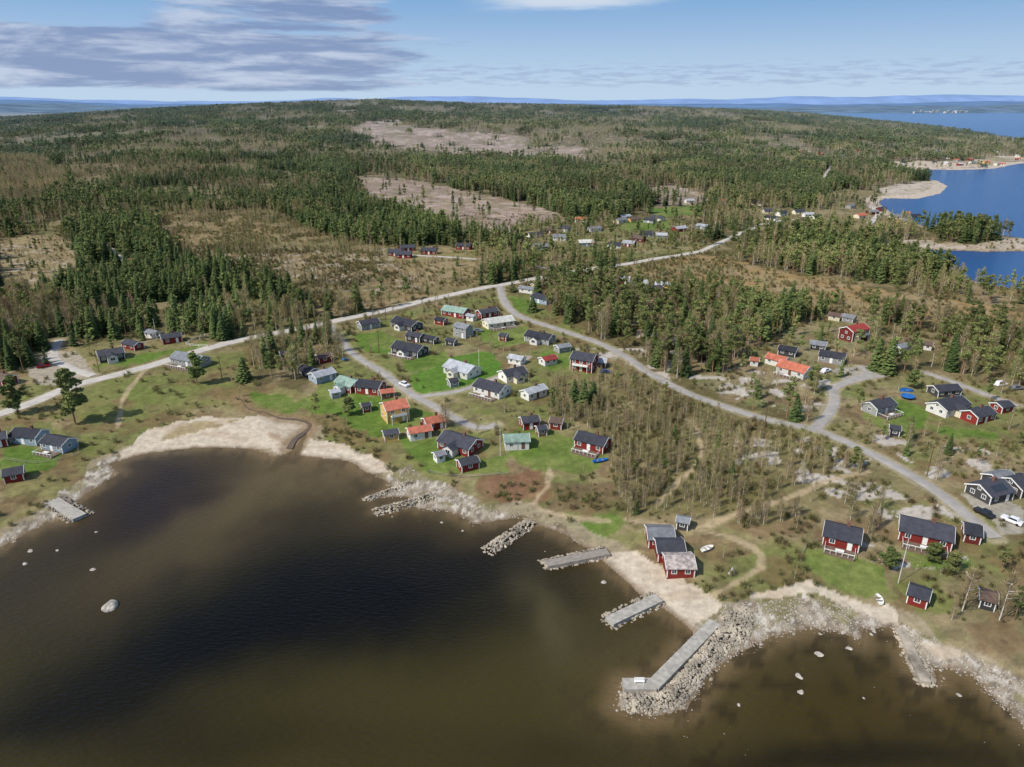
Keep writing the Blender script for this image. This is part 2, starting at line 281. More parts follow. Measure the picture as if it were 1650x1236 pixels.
# ------------------------------------------------------------------ materials
def nmat(name):
    m=bpy.data.materials.new(name); m.use_nodes=True; nt=m.node_tree; b=nt.nodes['Principled BSDF']; return m,nt,b
def simple(name,c,rough=.8,var=.25,scale=2.0,bump=.3,bs=None,metal=0,wave=None,spec=.3,rnd=0):
    m,nt,b=nmat(name); N=nt.nodes.new;L=nt.links.new
    tc=N('ShaderNodeTexCoord'); no=N('ShaderNodeTexNoise'); no.inputs['Scale'].default_value=scale; no.inputs['Detail'].default_value=4; L(tc.outputs['Object'],no.inputs['Vector'])
    mr=N('ShaderNodeMapRange'); mr.inputs['To Min'].default_value=1-var; mr.inputs['To Max'].default_value=1+var; mr.inputs['From Min'].default_value=.3; mr.inputs['From Max'].default_value=.7; L(no.outputs['Fac'],mr.inputs['Value'])
    sc=mr.outputs['Result']
    if rnd:
        oi=N('ShaderNodeObjectInfo'); m2=N('ShaderNodeMapRange'); m2.inputs['To Min'].default_value=1-rnd*.5; m2.inputs['To Max'].default_value=1+rnd; L(oi.outputs['Random'],m2.inputs['Value']); mu=N('ShaderNodeMath'); mu.operation='MULTIPLY'; L(sc,mu.inputs[0]); L(m2.outputs['Result'],mu.inputs[1]); sc=mu.outputs[0]
    vm=N('ShaderNodeVectorMath'); vm.operation='SCALE'; vm.inputs[0].default_value=tuple(c); L(sc,vm.inputs['Scale']); L(vm.outputs[0],b.inputs['Base Color'])
    bp=N('ShaderNodeBump'); bp.inputs['Strength'].default_value=bump; bp.inputs['Distance'].default_value=.1
    if wave:
        w=N('ShaderNodeTexWave'); w.inputs['Scale'].default_value=wave[1]; w.bands_direction=wave[0]; L(tc.outputs['Object'],w.inputs['Vector']); L(w.outputs['Fac'],bp.inputs['Height'])
    else:
        n2=N('ShaderNodeTexNoise'); n2.inputs['Scale'].default_value=bs or scale*4; L(tc.outputs['Object'],n2.inputs['Vector']); L(n2.outputs['Fac'],bp.inputs['Height'])
    L(bp.outputs['Normal'],b.inputs['Normal'])
    b.inputs['Roughness'].default_value=rough; b.inputs['Metallic'].default_value=metal; b.inputs['Specular IOR Level'].default_value=spec
    return m
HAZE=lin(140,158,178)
def haze(nt,col_out,b,amt=.55):  # blue-grey distance haze mixed into base colour, growing with world Y
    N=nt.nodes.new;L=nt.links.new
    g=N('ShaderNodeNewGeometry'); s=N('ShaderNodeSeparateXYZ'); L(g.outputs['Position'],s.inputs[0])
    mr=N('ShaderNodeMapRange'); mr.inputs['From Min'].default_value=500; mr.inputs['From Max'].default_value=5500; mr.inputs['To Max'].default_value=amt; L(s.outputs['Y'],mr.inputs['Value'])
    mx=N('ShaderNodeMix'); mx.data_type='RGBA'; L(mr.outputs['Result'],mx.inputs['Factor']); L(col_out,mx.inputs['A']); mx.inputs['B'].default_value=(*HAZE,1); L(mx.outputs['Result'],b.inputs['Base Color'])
def ground_mat():
    m,nt,b=nmat('ground_surface'); N=nt.nodes.new;L=nt.links.new
    at=N('ShaderNodeAttribute'); at.attribute_name='Col'; tc=N('ShaderNodeTexCoord')
    no=N('ShaderNodeTexNoise'); no.inputs['Scale'].default_value=.55; no.inputs['Detail'].default_value=7; no.inputs['Roughness'].default_value=.7; L(tc.outputs['Object'],no.inputs['Vector'])
    mr=N('ShaderNodeMapRange'); mr.inputs['From Min'].default_value=.3; mr.inputs['From Max'].default_value=.7; mr.inputs['To Min'].default_value=.70; mr.inputs['To Max'].default_value=1.26; L(no.outputs['Fac'],mr.inputs['Value'])
    vm=N('ShaderNodeVectorMath'); vm.operation='SCALE'; L(at.outputs['Color'],vm.inputs[0]); L(mr.outputs['Result'],vm.inputs['Scale'])
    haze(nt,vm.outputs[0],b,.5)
    bp=N('ShaderNodeBump'); bp.inputs['Strength'].default_value=.45; bp.inputs['Distance'].default_value=.4; L(no.outputs['Fac'],bp.inputs['Height']); L(bp.outputs['Normal'],b.inputs['Normal'])
    b.inputs['Roughness'].default_value=.95; b.inputs['Specular IOR Level'].default_value=.1
    return m
def leaf_mat(name,c1,c2,hz=.6):
    m,nt,b=nmat(name); N=nt.nodes.new;L=nt.links.new
    oi=N('ShaderNodeObjectInfo'); mx=N('ShaderNodeMix'); mx.data_type='RGBA'; mx.inputs['A'].default_value=(*c1,1); mx.inputs['B'].default_value=(*c2,1); L(oi.outputs['Random'],mx.inputs['Factor'])
    g=N('ShaderNodeNewGeometry'); no=N('ShaderNodeTexNoise'); no.inputs['Scale'].default_value=1.1; no.inputs['Detail'].default_value=2; L(g.outputs['Position'],no.inputs['Vector'])
    mr=N('ShaderNodeMapRange'); mr.inputs['From Min'].default_value=.3; mr.inputs['From Max'].default_value=.7; mr.inputs['To Min'].default_value=.65; mr.inputs['To Max'].default_value=1.4; L(no.outputs['Fac'],mr.inputs['Value'])
    nb=N('ShaderNodeTexNoise'); nb.inputs['Scale'].default_value=.012; nb.inputs['Detail'].default_value=3; L(g.outputs['Position'],nb.inputs['Vector'])
    m3=N('ShaderNodeMapRange'); m3.inputs['From Min'].default_value=.35; m3.inputs['From Max'].default_value=.65; m3.inputs['To Min'].default_value=.72; m3.inputs['To Max'].default_value=1.3; L(nb.outputs['Fac'],m3.inputs['Value'])
    mm=N('ShaderNodeMath'); mm.operation='MULTIPLY'; L(mr.outputs['Result'],mm.inputs[0]); L(m3.outputs['Result'],mm.inputs[1])
    vm=N('ShaderNodeVectorMath'); vm.operation='SCALE'; L(mx.outputs['Result'],vm.inputs[0]); L(mm.outputs[0],vm.inputs['Scale'])
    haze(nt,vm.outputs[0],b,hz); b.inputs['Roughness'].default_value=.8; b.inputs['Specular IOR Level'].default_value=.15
    return m
M={}
M['ground']=ground_mat()
M['spruce']=leaf_mat('spruce_needles',lin(68,84,46),lin(96,108,60)); M['pine']=leaf_mat('pine_needles',lin(98,112,62),lin(130,132,80))
M['birch']=leaf_mat('birch_twigs',lin(160,138,108),lin(150,140,96)); M['birchb']=leaf_mat('birch_buds',lin(146,128,84),lin(134,140,76))
M['bush']=leaf_mat('bush_twigs',lin(128,110,80),lin(118,118,72))
M['bark_d']=simple('dark_bark',lin(96,84,72),var=.3); M['bark_p']=simple('pine_bark',lin(154,116,90),var=.3); M['bark_b']=simple('birch_bark',lin(214,206,194),var=.3,scale=5)
M['stone']=simple('granite',lin(174,165,151),var=.35,scale=1.2,bs=5,bump=.6); M['stone2']=simple('shore_granite',lin(160,149,131),var=.5,scale=.35,bs=5,bump=.6)
M['pale']=simple('gravel_road',lin(188,180,168),var=.14,scale=.4,bump=.2); M['grey']=simple('asphalt_road',lin(158,152,144),var=.16,scale=.4,bump=.2)
M['conc']=simple('concrete',lin(166,160,148),var=.24,scale=1.0,bump=.3); M['wood']=simple('weathered_wood',lin(160,150,136),var=.2,scale=1.2,wave=('X',3.5),bump=.6); M['deck']=simple('brown_deck',lin(120,100,84),var=.2,wave=('Y',3),bump=.5)
W={'red':lin(130,46,38),'darkred':lin(104,42,36),'white':lin(222,218,208),'yellow':lin(206,168,96),'grey':lin(146,146,142),'dark':lin(66,64,64),'blue':lin(146,162,174),'brown':lin(112,82,62),'cream':lin(216,206,178),'orange':lin(196,120,70)}
for k,c in W.items(): M['w_'+k]=simple(k+'_boards',c,var=.1,wave=('X',4),bump=.5,rnd=.15)
RO={'black':lin(58,58,64),'grey':lin(124,126,128),'lgrey':lin(166,168,170),'green':lin(132,154,138),'orange':lin(178,104,80),'red':lin(150,60,52),'white':lin(198,196,186),'brown':lin(98,80,70)}
for k,c in RO.items(): M['r_'+k]=simple(k+'_roofing',c,var=.25,scale=.9,wave=('X',3.2),bump=.45,rough=.6,rnd=.5 if k=='black' else .2)
M['r_rust']=simple('patched_sheet_roofing',lin(180,166,158),var=.5,scale=1.2,wave=('X',4),bump=.5)
M['trim']=simple('white_paint',lin(230,228,220),var=.05); M['glass']=simple('window_glass',(.03,.04,.05),rough=.08,var=.1,bump=0,spec=.8); M['brick']=simple('chimney_brick',lin(120,84,70),var=.2,scale=6)
M['tarp']=simple('blue_tarpaulin',lin(40,106,176),var=.2,rough=.5); M['rubber']=simple('rubber',(.02,.02,.02)); M['metal']=simple('galvanised_metal',lin(150,150,150),metal=.6,rough=.5)
for k,c in {'white':lin(225,225,225),'grey':lin(110,112,116),'red':lin(150,24,20),'blue':lin(40,60,100),'black':lin(30,30,32)}.items(): M['c_'+k]=simple(k+'_car_paint',c,rough=.25,var=.03,bump=0,spec=.6)
# ------------------------------------------------------------------ setting
link('ground',grid_mesh('ground',GX,GY,GZ,COL),M['ground'],kind='structure')
# water
wy=np.exp(np.linspace(math.log(15+A0),math.log(70000),600))-A0; ws=np.linspace(-1.35,1.35,700)
WX=ws[None,:]*(wy[:,None]+A0); WY=np.repeat(wy[:,None],700,1)
wpx_,wpy_=proj(WX,WY,0*WX); wn1=fbm(WX/16,WY/16,71,3); wn2=fbm(WX/3,WY/3,72)
wpx2=wpx_+(wn1-.5)*80+(wn2-.5)*16; wpy2=wpy_+(fbm(WX/16,WY/16,73,3)-.5)*60+(fbm(WX/3,WY/3,74)-.5)*12
WC=np.zeros(WX.shape+(3,))+lin(57,51,24)
def blob(cx,cy,rx,ry,c,a=1.0,rot=0):
    global WC
    dx=wpx2-cx;dy=wpy2-cy; ca,sa=math.cos(rot),math.sin(rot); e=((dx*ca+dy*sa)/rx)**2+((-dx*sa+dy*ca)/ry)**2
    WC=mixc(WC,a*np.exp(-e),c)
blob(1400,1140,320,110,lin(62,50,20),.9); blob(240,800,260,105,lin(38,27,25),.9); blob(60,960,220,90,lin(52,44,28),.8); blob(330,1190,280,50,lin(28,24,13),.5)
blob(420,800,190,42,lin(98,84,54),.75,-.5); blob(530,762,140,28,lin(108,92,62),.8,.1); blob(290,885,190,38,lin(78,67,42),.75,-.45); blob(660,840,150,45,lin(40,34,22),.6,.3)
blob(620,950,340,105,lin(10,9,7),1,-.10); blob(300,1055,290,80,lin(14,12,9),.95,-.36); blob(110,1150,190,45,lin(19,16,10),.8,-.3); blob(470,1005,230,66,lin(9,8,6),.9,-.22); blob(800,895,150,46,lin(24,20,13),.75)
blob(1010,1035,100,64,lin(68,60,35),.7); blob(870,1010,38,86,lin(84,77,50),.55,-.25); blob(1330,1225,380,30,lin(17,15,8),.7); blob(930,1200,180,36,lin(42,38,19),.5); blob(760,1120,220,60,lin(62,57,26),.5)
WSD=sdf(WX,WY); e=np.where(WY<400,-WSD,99)
WC=mixc(WC,sst(16,0,e)*.4,lin(88,73,44)); WC=mixc(WC,sst(5,0,e)*.6,lin(124,104,74))
WC=mixc(WC,sst(16,1,e)*sst(.50,.62,wn2)*.45*(WY<400),lin(50,41,25))
WC=mixc(WC,sst(40,6,e)*sst(.45,.66,wn2)*.4*(wpx_>1100)*(WY<400),lin(34,27,13))
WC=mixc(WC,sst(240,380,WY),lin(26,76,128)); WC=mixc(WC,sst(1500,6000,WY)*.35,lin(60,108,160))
m,nt,b=nmat('water_surface'); N=nt.nodes.new;L=nt.links.new
at=N('ShaderNodeAttribute'); at.attribute_name='Col'; L(at.outputs['Color'],b.inputs['Base Color']); b.inputs['Roughness'].default_value=.2; b.inputs['IOR'].default_value=1.33; b.inputs['Specular IOR Level'].default_value=.2
tc=N('ShaderNodeTexCoord'); mp=N('ShaderNodeMapping'); mp.inputs['Rotation'].default_value=(0,0,.5); mp.inputs['Scale'].default_value=(.6,1.6,1); L(tc.outputs['Object'],mp.inputs['Vector'])
no=N('ShaderNodeTexNoise'); no.inputs['Scale'].default_value=1.0; no.inputs['Detail'].default_value=5; L(mp.outputs[0],no.inputs['Vector'])
bp=N('ShaderNodeBump'); bp.inputs['Strength'].default_value=1.0; bp.inputs['Distance'].default_value=.25; L(no.outputs['Fac'],bp.inputs['Height']); L(bp.outputs['Normal'],b.inputs['Normal'])
M['water']=m
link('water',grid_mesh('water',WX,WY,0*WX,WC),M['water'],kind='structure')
# far hills, aerial haze painted into their blue-grey base colours
def hill_mat(name,c,sc=.0015,var=.12): return simple(name,c,var=var,scale=sc,bump=0,rough=1,spec=0)
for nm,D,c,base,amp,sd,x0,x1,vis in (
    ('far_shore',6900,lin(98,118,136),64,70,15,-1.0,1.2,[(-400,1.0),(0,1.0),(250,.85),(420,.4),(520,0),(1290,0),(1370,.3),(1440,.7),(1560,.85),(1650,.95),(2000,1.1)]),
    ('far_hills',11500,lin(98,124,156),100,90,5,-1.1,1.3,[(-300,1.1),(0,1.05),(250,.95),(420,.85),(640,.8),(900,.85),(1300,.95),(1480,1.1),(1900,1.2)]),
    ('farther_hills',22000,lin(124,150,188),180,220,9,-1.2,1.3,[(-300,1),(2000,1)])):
    xs=np.linspace(x0*D,x1*D,700); rows=[(0,0),(.35,250),(.7,700),(1,1300),(.9,2600),(0,4000)]
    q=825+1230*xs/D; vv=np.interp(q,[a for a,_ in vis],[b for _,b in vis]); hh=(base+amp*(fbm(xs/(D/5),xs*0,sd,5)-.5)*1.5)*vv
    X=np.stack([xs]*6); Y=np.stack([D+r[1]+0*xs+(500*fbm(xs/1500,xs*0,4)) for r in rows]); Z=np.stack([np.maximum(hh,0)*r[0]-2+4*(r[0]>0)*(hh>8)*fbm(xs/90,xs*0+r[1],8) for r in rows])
    link(nm,grid_mesh(nm,X,Y,Z),hill_mat(nm+'_hazed_woods',c,.004 if D<8000 else .0015,.3 if D<8000 else .12),kind='structure')
# roads
for nm,k,w,pts in ROADW:
    d=np.gradient(pts,axis=0); d/=np.linalg.norm(d,axis=1)[:,None]; nrm=np.stack([-d[:,1],d[:,0]],1)
    offs=np.array([-.5,-.25,0,.25,.5])*w; X=pts[:,0][None]+offs[:,None]*nrm[:,0][None]; Y=pts[:,1][None]+offs[:,None]*nrm[:,1][None]
    Z=h_at(X,Y); Z=np.maximum(Z,Z[2][None])+.14+np.maximum(Y-300,0)*.0012
    Z[0]-=.12; Z[-1]-=.12
    X=X[::-1];Y=Y[::-1];Z=Z[::-1]
    link(nm,grid_mesh(nm,X,Y,Z),M[k],kind='structure')
d=np.gradient(STREAM,axis=0); d/=np.linalg.norm(d,axis=1)[:,None]; kk=np.arange(len(STREAM)); wd=np.linspace(.22,.95,len(STREAM))*(.5+.9*vnoise(kk*.35,kk*0.,5))
X=np.stack([STREAM[:,0]+d[:,1]*wd,STREAM[:,0]-d[:,1]*wd]); Y=np.stack([STREAM[:,1]-d[:,0]*wd,STREAM[:,1]+d[:,0]*wd]); Z=np.maximum(h_at(X,Y).max(0),0)+.06
link('stream',grid_mesh('stream',X,Y,np.stack([Z,Z])),simple('stream_water',lin(98,80,58),rough=.15,var=.35,scale=.5,spec=.4),kind='structure')
print('setting',time.time()-T0)
# ------------------------------------------------------------------ trees
def trunk_v(mb,rs,Ht,r,m=0,lean=.02):
    a=rs.uniform(0,6.3); dx,dy=math.cos(a)*lean*Ht,math.sin(a)*lean*Ht
    mb.tube([(0,0,-.4),(dx*.3,dy*.3,Ht*.4),(dx,dy,Ht*.96)],[r,r*.65,r*.15],5,m)
def spruce_c(mb,rs,n,Ht=13,Rr=2.2,k=1.0,m=0):
    for i in range(n):
        q=rs.uniform(0,1)**1.2; z=Ht*(.05+.93*q); r=Rr*((1-q)**.75)*rs.uniform(.6,1.2)+.25; a=rs.uniform(0,6.283); w=(.22+.26*r)*k
        ca,sa=math.cos(a),math.sin(a); dz=rs.uniform(.05,.35)*r
        mb.add([(ca*r*.1,sa*r*.1,z+.15),(ca*r*.7-sa*w,sa*r*.7+ca*w,z-dz*.8-.1),(ca*r,sa*r,z-dz),(ca*r*.7+sa*w,sa*r*.7-ca*w,z-dz*.8-.1)],[(0,3,2),(0,2,1)],m)
def blades(mb,rs,c,rad,n,size,m=0):
    for i in range(n):
        d=rs.normal(size=3); d/=np.linalg.norm(d); p=np.array(c)+d*np.array(rad)*rs.uniform(.4,1)**.6
        u=rs.normal(size=3);u/=np.linalg.norm(u);w=np.cross(u,rs.normal(size=3)); w/=np.linalg.norm(w)+1e-6; s=size*rs.uniform(.6,1.3)
        mb.add([p+u*s,p-u*s*.6+w*s*.7,p-u*s*.6-w*s*.7],[(0,1,2)],m)
def pine_c(mb,rs,nc,nb,Ht=13,Rr=2.4,size=.42,m=0,low=.40):
    for i in range(nc):
        q=rs.uniform(0,1); z=Ht*(low+(.98-low)*q); r=Rr*(1-q*.65)*rs.uniform(.1,1)*(.6+.5*math.sin(q*3)); a=rs.uniform(0,6.283); rr=rs.uniform(.7,1.15)
        blades(mb,rs,(math.cos(a)*r,math.sin(a)*r,z),(rr,rr,rr*.6),nb,size,m)
def birch_c(mb,rs,nt,nb,Ht=12,Rr=2.2,wd=.05,bs=.16,m=0,m2=1):
    for i in range(nt):
        q=rs.uniform(.0,1); z=Ht*(.16+.74*q); a=rs.uniform(0,6.283); r0=Rr*(.05+.6*rs.uniform())*(1-q*.7); up=rs.uniform(.5,1.3); ln=rs.uniform(.9,2.2)
        p=np.array((math.cos(a)*r0,math.sin(a)*r0,z)); d=np.array((math.cos(a)*rs.uniform(.2,.8),math.sin(a)*rs.uniform(.2,.8),up)); d/=np.linalg.norm(d); b=rs.uniform(0,6.28); s=np.array((math.cos(b),math.sin(b),0))*wd
        mb.add([p-s,p+s,p+d*ln],[(0,1,2)],m)
    for i in range(nb):
        q=rs.uniform(0,1); z=Ht*(.3+.7*q); r=Rr*math.sin(math.pi*(.15+.8*q))*rs.uniform(.2,1)**.5; a=rs.uniform(0,6.283)
        blades(mb,rs,(math.cos(a)*r,math.sin(a)*r,z),(.1,.1,.1),1,bs,m2)
MATS={'spruce':(M['spruce'],M['spruce'],M['bark_d']),'pine':(M['pine'],M['pine'],M['bark_p']),'birch':(M['birch'],M['birchb'],M['bark_b'])}
BH={'spruce':13,'pine':13,'birch':12}
def crown(kind,mb,rs,det):
    if kind=='spruce': spruce_c(mb,rs,int(300*det),k=1/ math.sqrt(det)*.85,Rr=rs.uniform(2.1,3.0))
    elif kind=='pine': pine_c(mb,rs,15,int(46*det),size=.36/math.sqrt(det),Rr=rs.uniform(2.2,2.9))
    else: birch_c(mb,rs,int(350*det),int(240*det),wd=.056/math.sqrt(det),bs=.14/math.sqrt(det),Rr=rs.uniform(2.0,2.8))
NEARM={}; 
colls={}
for kind in ('spruce','pine','birch'):
    NEARM[kind]=[]
    for v in range(6):
        rs=np.random.RandomState(100+v+len(kind)*10); mb=MB(); 
        if kind=='pine' and v==5: pine_c(mb,rs,52,80,size=.34,Rr=3.6,low=.22)
        else: crown(kind,mb,rs,1.4)
        cm=mb.mesh(kind+'_crown',MATS[kind][:2])
        mb=MB(); trunk_v(mb,rs,BH[kind],{'spruce':.18,'pine':.2,'birch':.12}[kind])
        for j in range(8 if kind!='spruce' else 0):
            a=rs.uniform(0,6.28); z=BH[kind]*rs.uniform(.35,.8); l=rs.uniform(1.0,2.0); mb.tube([(0,0,z),(math.cos(a)*l,math.sin(a)*l,z+l*rs.uniform(.4,.9))],[.06,.02],3)
        NEARM[kind].append((mb.mesh(kind+'_trunk',(MATS[kind][2],)),cm))
    for lod,det in (('mid',.35),('far',.12)):
        co=bpy.data.collections.new(kind+'_'+lod); colls[kind,lod]=co
        for v in range(5 if lod=='mid' else 4):
            rs=np.random.RandomState(300+v+len(kind)*10+int(det*100)); mb=MB()
            if lod=='mid':
                crown(kind,mb,rs,det); trunk_v(mb,rs,BH[kind],.14 if kind!='birch' else .11,2)
            else:
                for t in range(8):
                    t1=MB(); crown(kind,t1,rs,det); 
                    if kind!='spruce': trunk_v(t1,rs,BH[kind],.16,2)
                    ox,oy,sc=rs.uniform(-10,10),rs.uniform(-10,10),rs.uniform(.6,1.15)
                    b0=len(mb.v); mb.v+=[(x*sc+ox,y*sc+oy,z*sc) for x,y,z in t1.v]; mb.f+=[tuple(b0+i for i in g) for g in t1.f]; mb.m+=t1.m
            o=bpy.data.objects.new('%s_%s_%d'%(kind,lod,v),mb.mesh(kind+lod,MATS[kind])); co.objects.link(o)
def gn_scatter(name,pts,scl,vid,rz,coll,label,cat,mat=None):
    me=bpy.data.meshes.new(name); n=len(pts); me.vertices.add(n); me.vertices.foreach_set('co',np.asarray(pts,np.float32).ravel())
    a=me.attributes.new('scl','FLOAT_VECTOR','POINT'); a.data.foreach_set('vector',np.asarray(scl,np.float32).ravel())
    rr=np.zeros((n,3),np.float32); rr[:,2]=rz; a=me.attributes.new('rot','FLOAT_VECTOR','POINT'); a.data.foreach_set('vector',rr.ravel())
    a=me.attributes.new('vid','INT','POINT'); a.data.foreach_set('value',np.asarray(vid,np.int32)); me.update()
    o=link(name,me,None,None,kind='stuff',label=label,category=cat)
    g=bpy.data.node_groups.new(name,'GeometryNodeTree'); g.interface.new_socket('Geometry',in_out='INPUT',socket_type='NodeSocketGeometry'); g.interface.new_socket('Geometry',in_out='OUTPUT',socket_type='NodeSocketGeometry')
    N=g.nodes.new;L=g.links.new; gi=N('NodeGroupInput');go=N('NodeGroupOutput'); ip=N('GeometryNodeInstanceOnPoints'); ci=N('GeometryNodeCollectionInfo'); ci.inputs['Collection'].default_value=coll; ci.inputs['Separate Children'].default_value=True; ci.inputs['Reset Children'].default_value=True
    L(gi.outputs[0],ip.inputs['Points']); L(ci.outputs[0],ip.inputs['Instance']); ip.inputs['Pick Instance'].default_value=True
    for nm,ty,so in (('scl','FLOAT_VECTOR','Scale'),('rot','FLOAT_VECTOR','Rotation'),('vid','INT','Instance Index')):
        na=N('GeometryNodeInputNamedAttribute'); na.data_type=ty; na.inputs['Name'].default_value=nm; src=[s for s in na.outputs if s.enabled and s.name=='Attribute'][0]; L(src,ip.inputs[so])
    L(ip.outputs[0],go.inputs[0]); md=o.modifiers.new('scatter','NODES'); md.node_group=g
    return o
# ------------------------------------------------------------------ houses
KEEP=[]   # (x,y,r) keep-out
winmesh={}
def window_mesh(w,h):
    k=(round(w,1),round(h,1))
    if k not in winmesh:
        f=MB(); t=.13
        f.box(-w/2,w/2,-.05,.02,0,t); f.box(-w/2,w/2,-.05,.02,h-t,h); f.box(-w/2,-w/2+t,-.05,.02,t,h-t); f.box(w/2-t,w/2,-.05,.02,t,h-t); f.box(-.03,.03,-.045,.02,t,h-t)
        p=MB(); p.box(-w/2+t,w/2-t,-.02,.015,t,h-t); winmesh[k]=(f.mesh('window',(M['trim'],)),p.mesh('pane',(M['glass'],)))
    return winmesh[k]
def put_window(root,x,y,z,rz,w=1.2,h=1.2):
    fm,pm=window_mesh(w,h); o=link('window',fm,None,root); o.location=(x,y,z); o.rotation_euler=(0,0,rz); q=link('pane',pm,None,o)
def house(label,cx,cy,dx,dy,w,wall,roof,feats='c',eave=2.6,pitch=.5,name='cottage',cat='house',group=None,lod=0):
    if lod<2: dx*=.9;dy*=.9;w*=.84
    p0=hit(cx-dx/2,cy-dy/2);p1=hit(cx+dx/2,cy+dy/2); Lh=math.hypot(p1[0]-p0[0],p1[1]-p0[1]); Lh=min(max(Lh,2.5),24); ang=math.atan2(p1[1]-p0[1],p1[0]-p0[0])
    if lod==2: Lh=min(Lh,10.5)
    x,y,z=hit(cx,cy); z=float(h_at(x,y)); root=thing(name,label,cat,(x,y,z),ang,group); KEEP.append((x,y,max(Lh,w)/2+(2.0 if lod<2 else 0)))
    hl,hw=Lh/2,w/2; rz=hw*pitch; s2='2' in feats
    if s2: eave=max(eave,4.5)
    mb=MB(); mb.prism([(-hw,-1.2),(hw,-1.2),(hw,eave),(0,eave+rz),(-hw,eave)],-hl,hl); mb.link('wall',M['w_'+wall],root)
    oh=.38; th=.18; e=hw+oh; ze=eave-oh*pitch
    mb=MB(); mb.prism([(-e,ze),(0,eave+rz+.02),(e,ze),(e,ze+th),(0,eave+rz+th+.04),(-e,ze+th)],-hl-.35,hl+.35); rf=mb.link('roof',M['r_'+roof],root)
    if lod<2:
        for s in (-1,1):
            mb=MB(); xx=s*(hl+.38); mb.prism([(-e,ze-.12),(0,eave+rz-.1),(e,ze-.12),(e,ze+th+.03),(0,eave+rz+th+.06),(-e,ze+th+.03)],xx-.03,xx+.03); mb.link('bargeboard',M['trim'],root)
    if 'c' in feats:
        mb=MB(); cxp=hl*.25; mb.box(cxp-.35,cxp+.35,-.05,.6,eave+rz-.5,eave+rz+1.0); mb.box(cxp-.42,cxp+.42,-.12,.67,eave+rz+1.0,eave+rz+1.12); mb.link('chimney',M['brick'],rf)
    if 'S' in feats:
        mb=MB(); 
        for i in range(4): mb.add([(-hl*.5+i*1.1,-hw*.8,eave+rz*.2+.27),(-hl*.5+i*1.1+1,-hw*.8,eave+rz*.2+.27),(-hl*.5+i*1.1+1,-hw*.3,eave+rz*.7+.27),(-hl*.5+i*1.1,-hw*.3,eave+rz*.7+.27)],[(0,1,2,3)])
        mb.link('solar_panel',M['glass'],rf)
    nw=max(1,int(Lh/2.6)); dpos=nw//2 if 'D' not in feats else -1
    for i in range(nw):
        xx=-hl+(i+.5)*Lh/nw
        if i==dpos:
            mb=MB(); mb.box(-.5,.5,-.06,.02,0,2.05); d=mb.link('door',M['trim'] if wall not in('white','cream') else M['w_brown'],root); d.location=(xx,-hw,.1)
            if lod==0:
                mb=MB(); mb.box(.32,.42,-.12,-.06,.95,1.05); mb.link('door_handle',M['metal'],d)
        elif lod<2 or i%2==0: put_window(root,xx,-hw,.9,0)
        if s2: put_window(root,xx,-hw,3.1,0)
    if lod<2:
        for s in (-1,1):
            for yy in ((-hw*.45,hw*.45) if w>6 else (0,)): put_window(root,s*hl,yy,.9,s*math.pi/2)
            if w>6.0: put_window(root,s*hl,0,eave+.1 if not s2 else 3.1,s*math.pi/2,1.0,1.0)
        put_window(root,-hl*.4,hw,.9,math.pi); put_window(root,hl*.4,hw,.9,math.pi)
        if wall not in('white','cream'):
            for sx in(-1,1):
                for sy in(-1,1):
                    mb=MB(); mb.box(sx*hl-.1,sx*hl+.1,sy*hw-.1,sy*hw+.1,0,eave-.02); mb.link('corner_board',M['trim'],root)
    if 'd' in feats:
        mb=MB(); dl=hl*.85; mb.box(-dl,dl,-hw-3.4,-hw-.02,-.9,.18); dk=mb.link('deck',M['deck'],root)
        mb=MB()
        for i in range(int(dl*2/1.2)+1): xx=-dl+.06+i*(2*dl-.12)/int(dl*2/1.2); mb.box(xx-.04,xx+.04,-hw-3.4,-hw-3.3,.18,1.1)
        mb.box(-dl,dl,-hw-3.42,-hw-3.28,1.1,1.2); mb.box(-dl-.02,-dl+.06,-hw-3.28,-hw,1.02,1.12); mb.box(dl-.06,dl+.02,-hw-3.28,-hw,1.02,1.12); mb.link('railing',M['trim'],root)
        t=thing('garden_table','table beside '+' '.join(label.split()[:13]),'table',root.location,ang)
        mb=MB(); mb.box(-.9,.9,-hw-2.4,-hw-1.5,.75,.8); mb.link('table_top',M['trim'],t)
        for sx in(-.8,.75):
            for sy in(-2.3,-1.65): mb=MB(); mb.box(sx,sx+.06,-hw+sy,-hw+sy+.06,.18,.75); mb.link('leg',M['trim'],t)
    if 'g' in feats:   # cross gable porch toward the front
        gw=min(3.4,Lh*.4)/2; mb=MB(); dep=2.6; rr=gw*.6; z1=eave-.25
        v=[(-gw,-hw-dep,-1),(gw,-hw-dep,-1),(gw,-hw-dep,z1),(0,-hw-dep,z1+rr),(-gw,-hw-dep,z1)]; v2=[(a,-hw-.02 if k!=3 else -hw*.3,c) for k,(a,b,c) in enumerate(v)]
        mb.add(v+v2,[(0,1,2,3,4),(1,6,7,2),(5,0,4,9)]); mb.link('porch_wall',M['w_white' if wall!='white' else 'w_cream'],root)
        mb=MB(); o1=gw+.3; ya=-hw-dep-.3; yb=-hw*.25; zz=z1-.15
        mb.add([(-o1,ya,zz),(0,ya,z1+rr+.05),(o1,ya,zz),(-o1,yb,zz),(0,yb,z1+rr+.05),(o1,yb,zz),(-o1,ya,zz+.15),(0,ya,z1+rr+.2),(o1,ya,zz+.15),(-o1,yb,zz+.15),(0,yb,z1+rr+.2),(o1,yb,zz+.15)],[(6,7,10,9),(7,8,11,10),(0,3,4,1),(1,4,5,2),(0,1,7,6),(1,2,8,7),(0,6,9,3),(2,5,11,8)]); mb.link('porch_roof',M['r_'+roof],root)
        put_window(root,-.0,-hw-dep,.8,0,1.8,1.3)
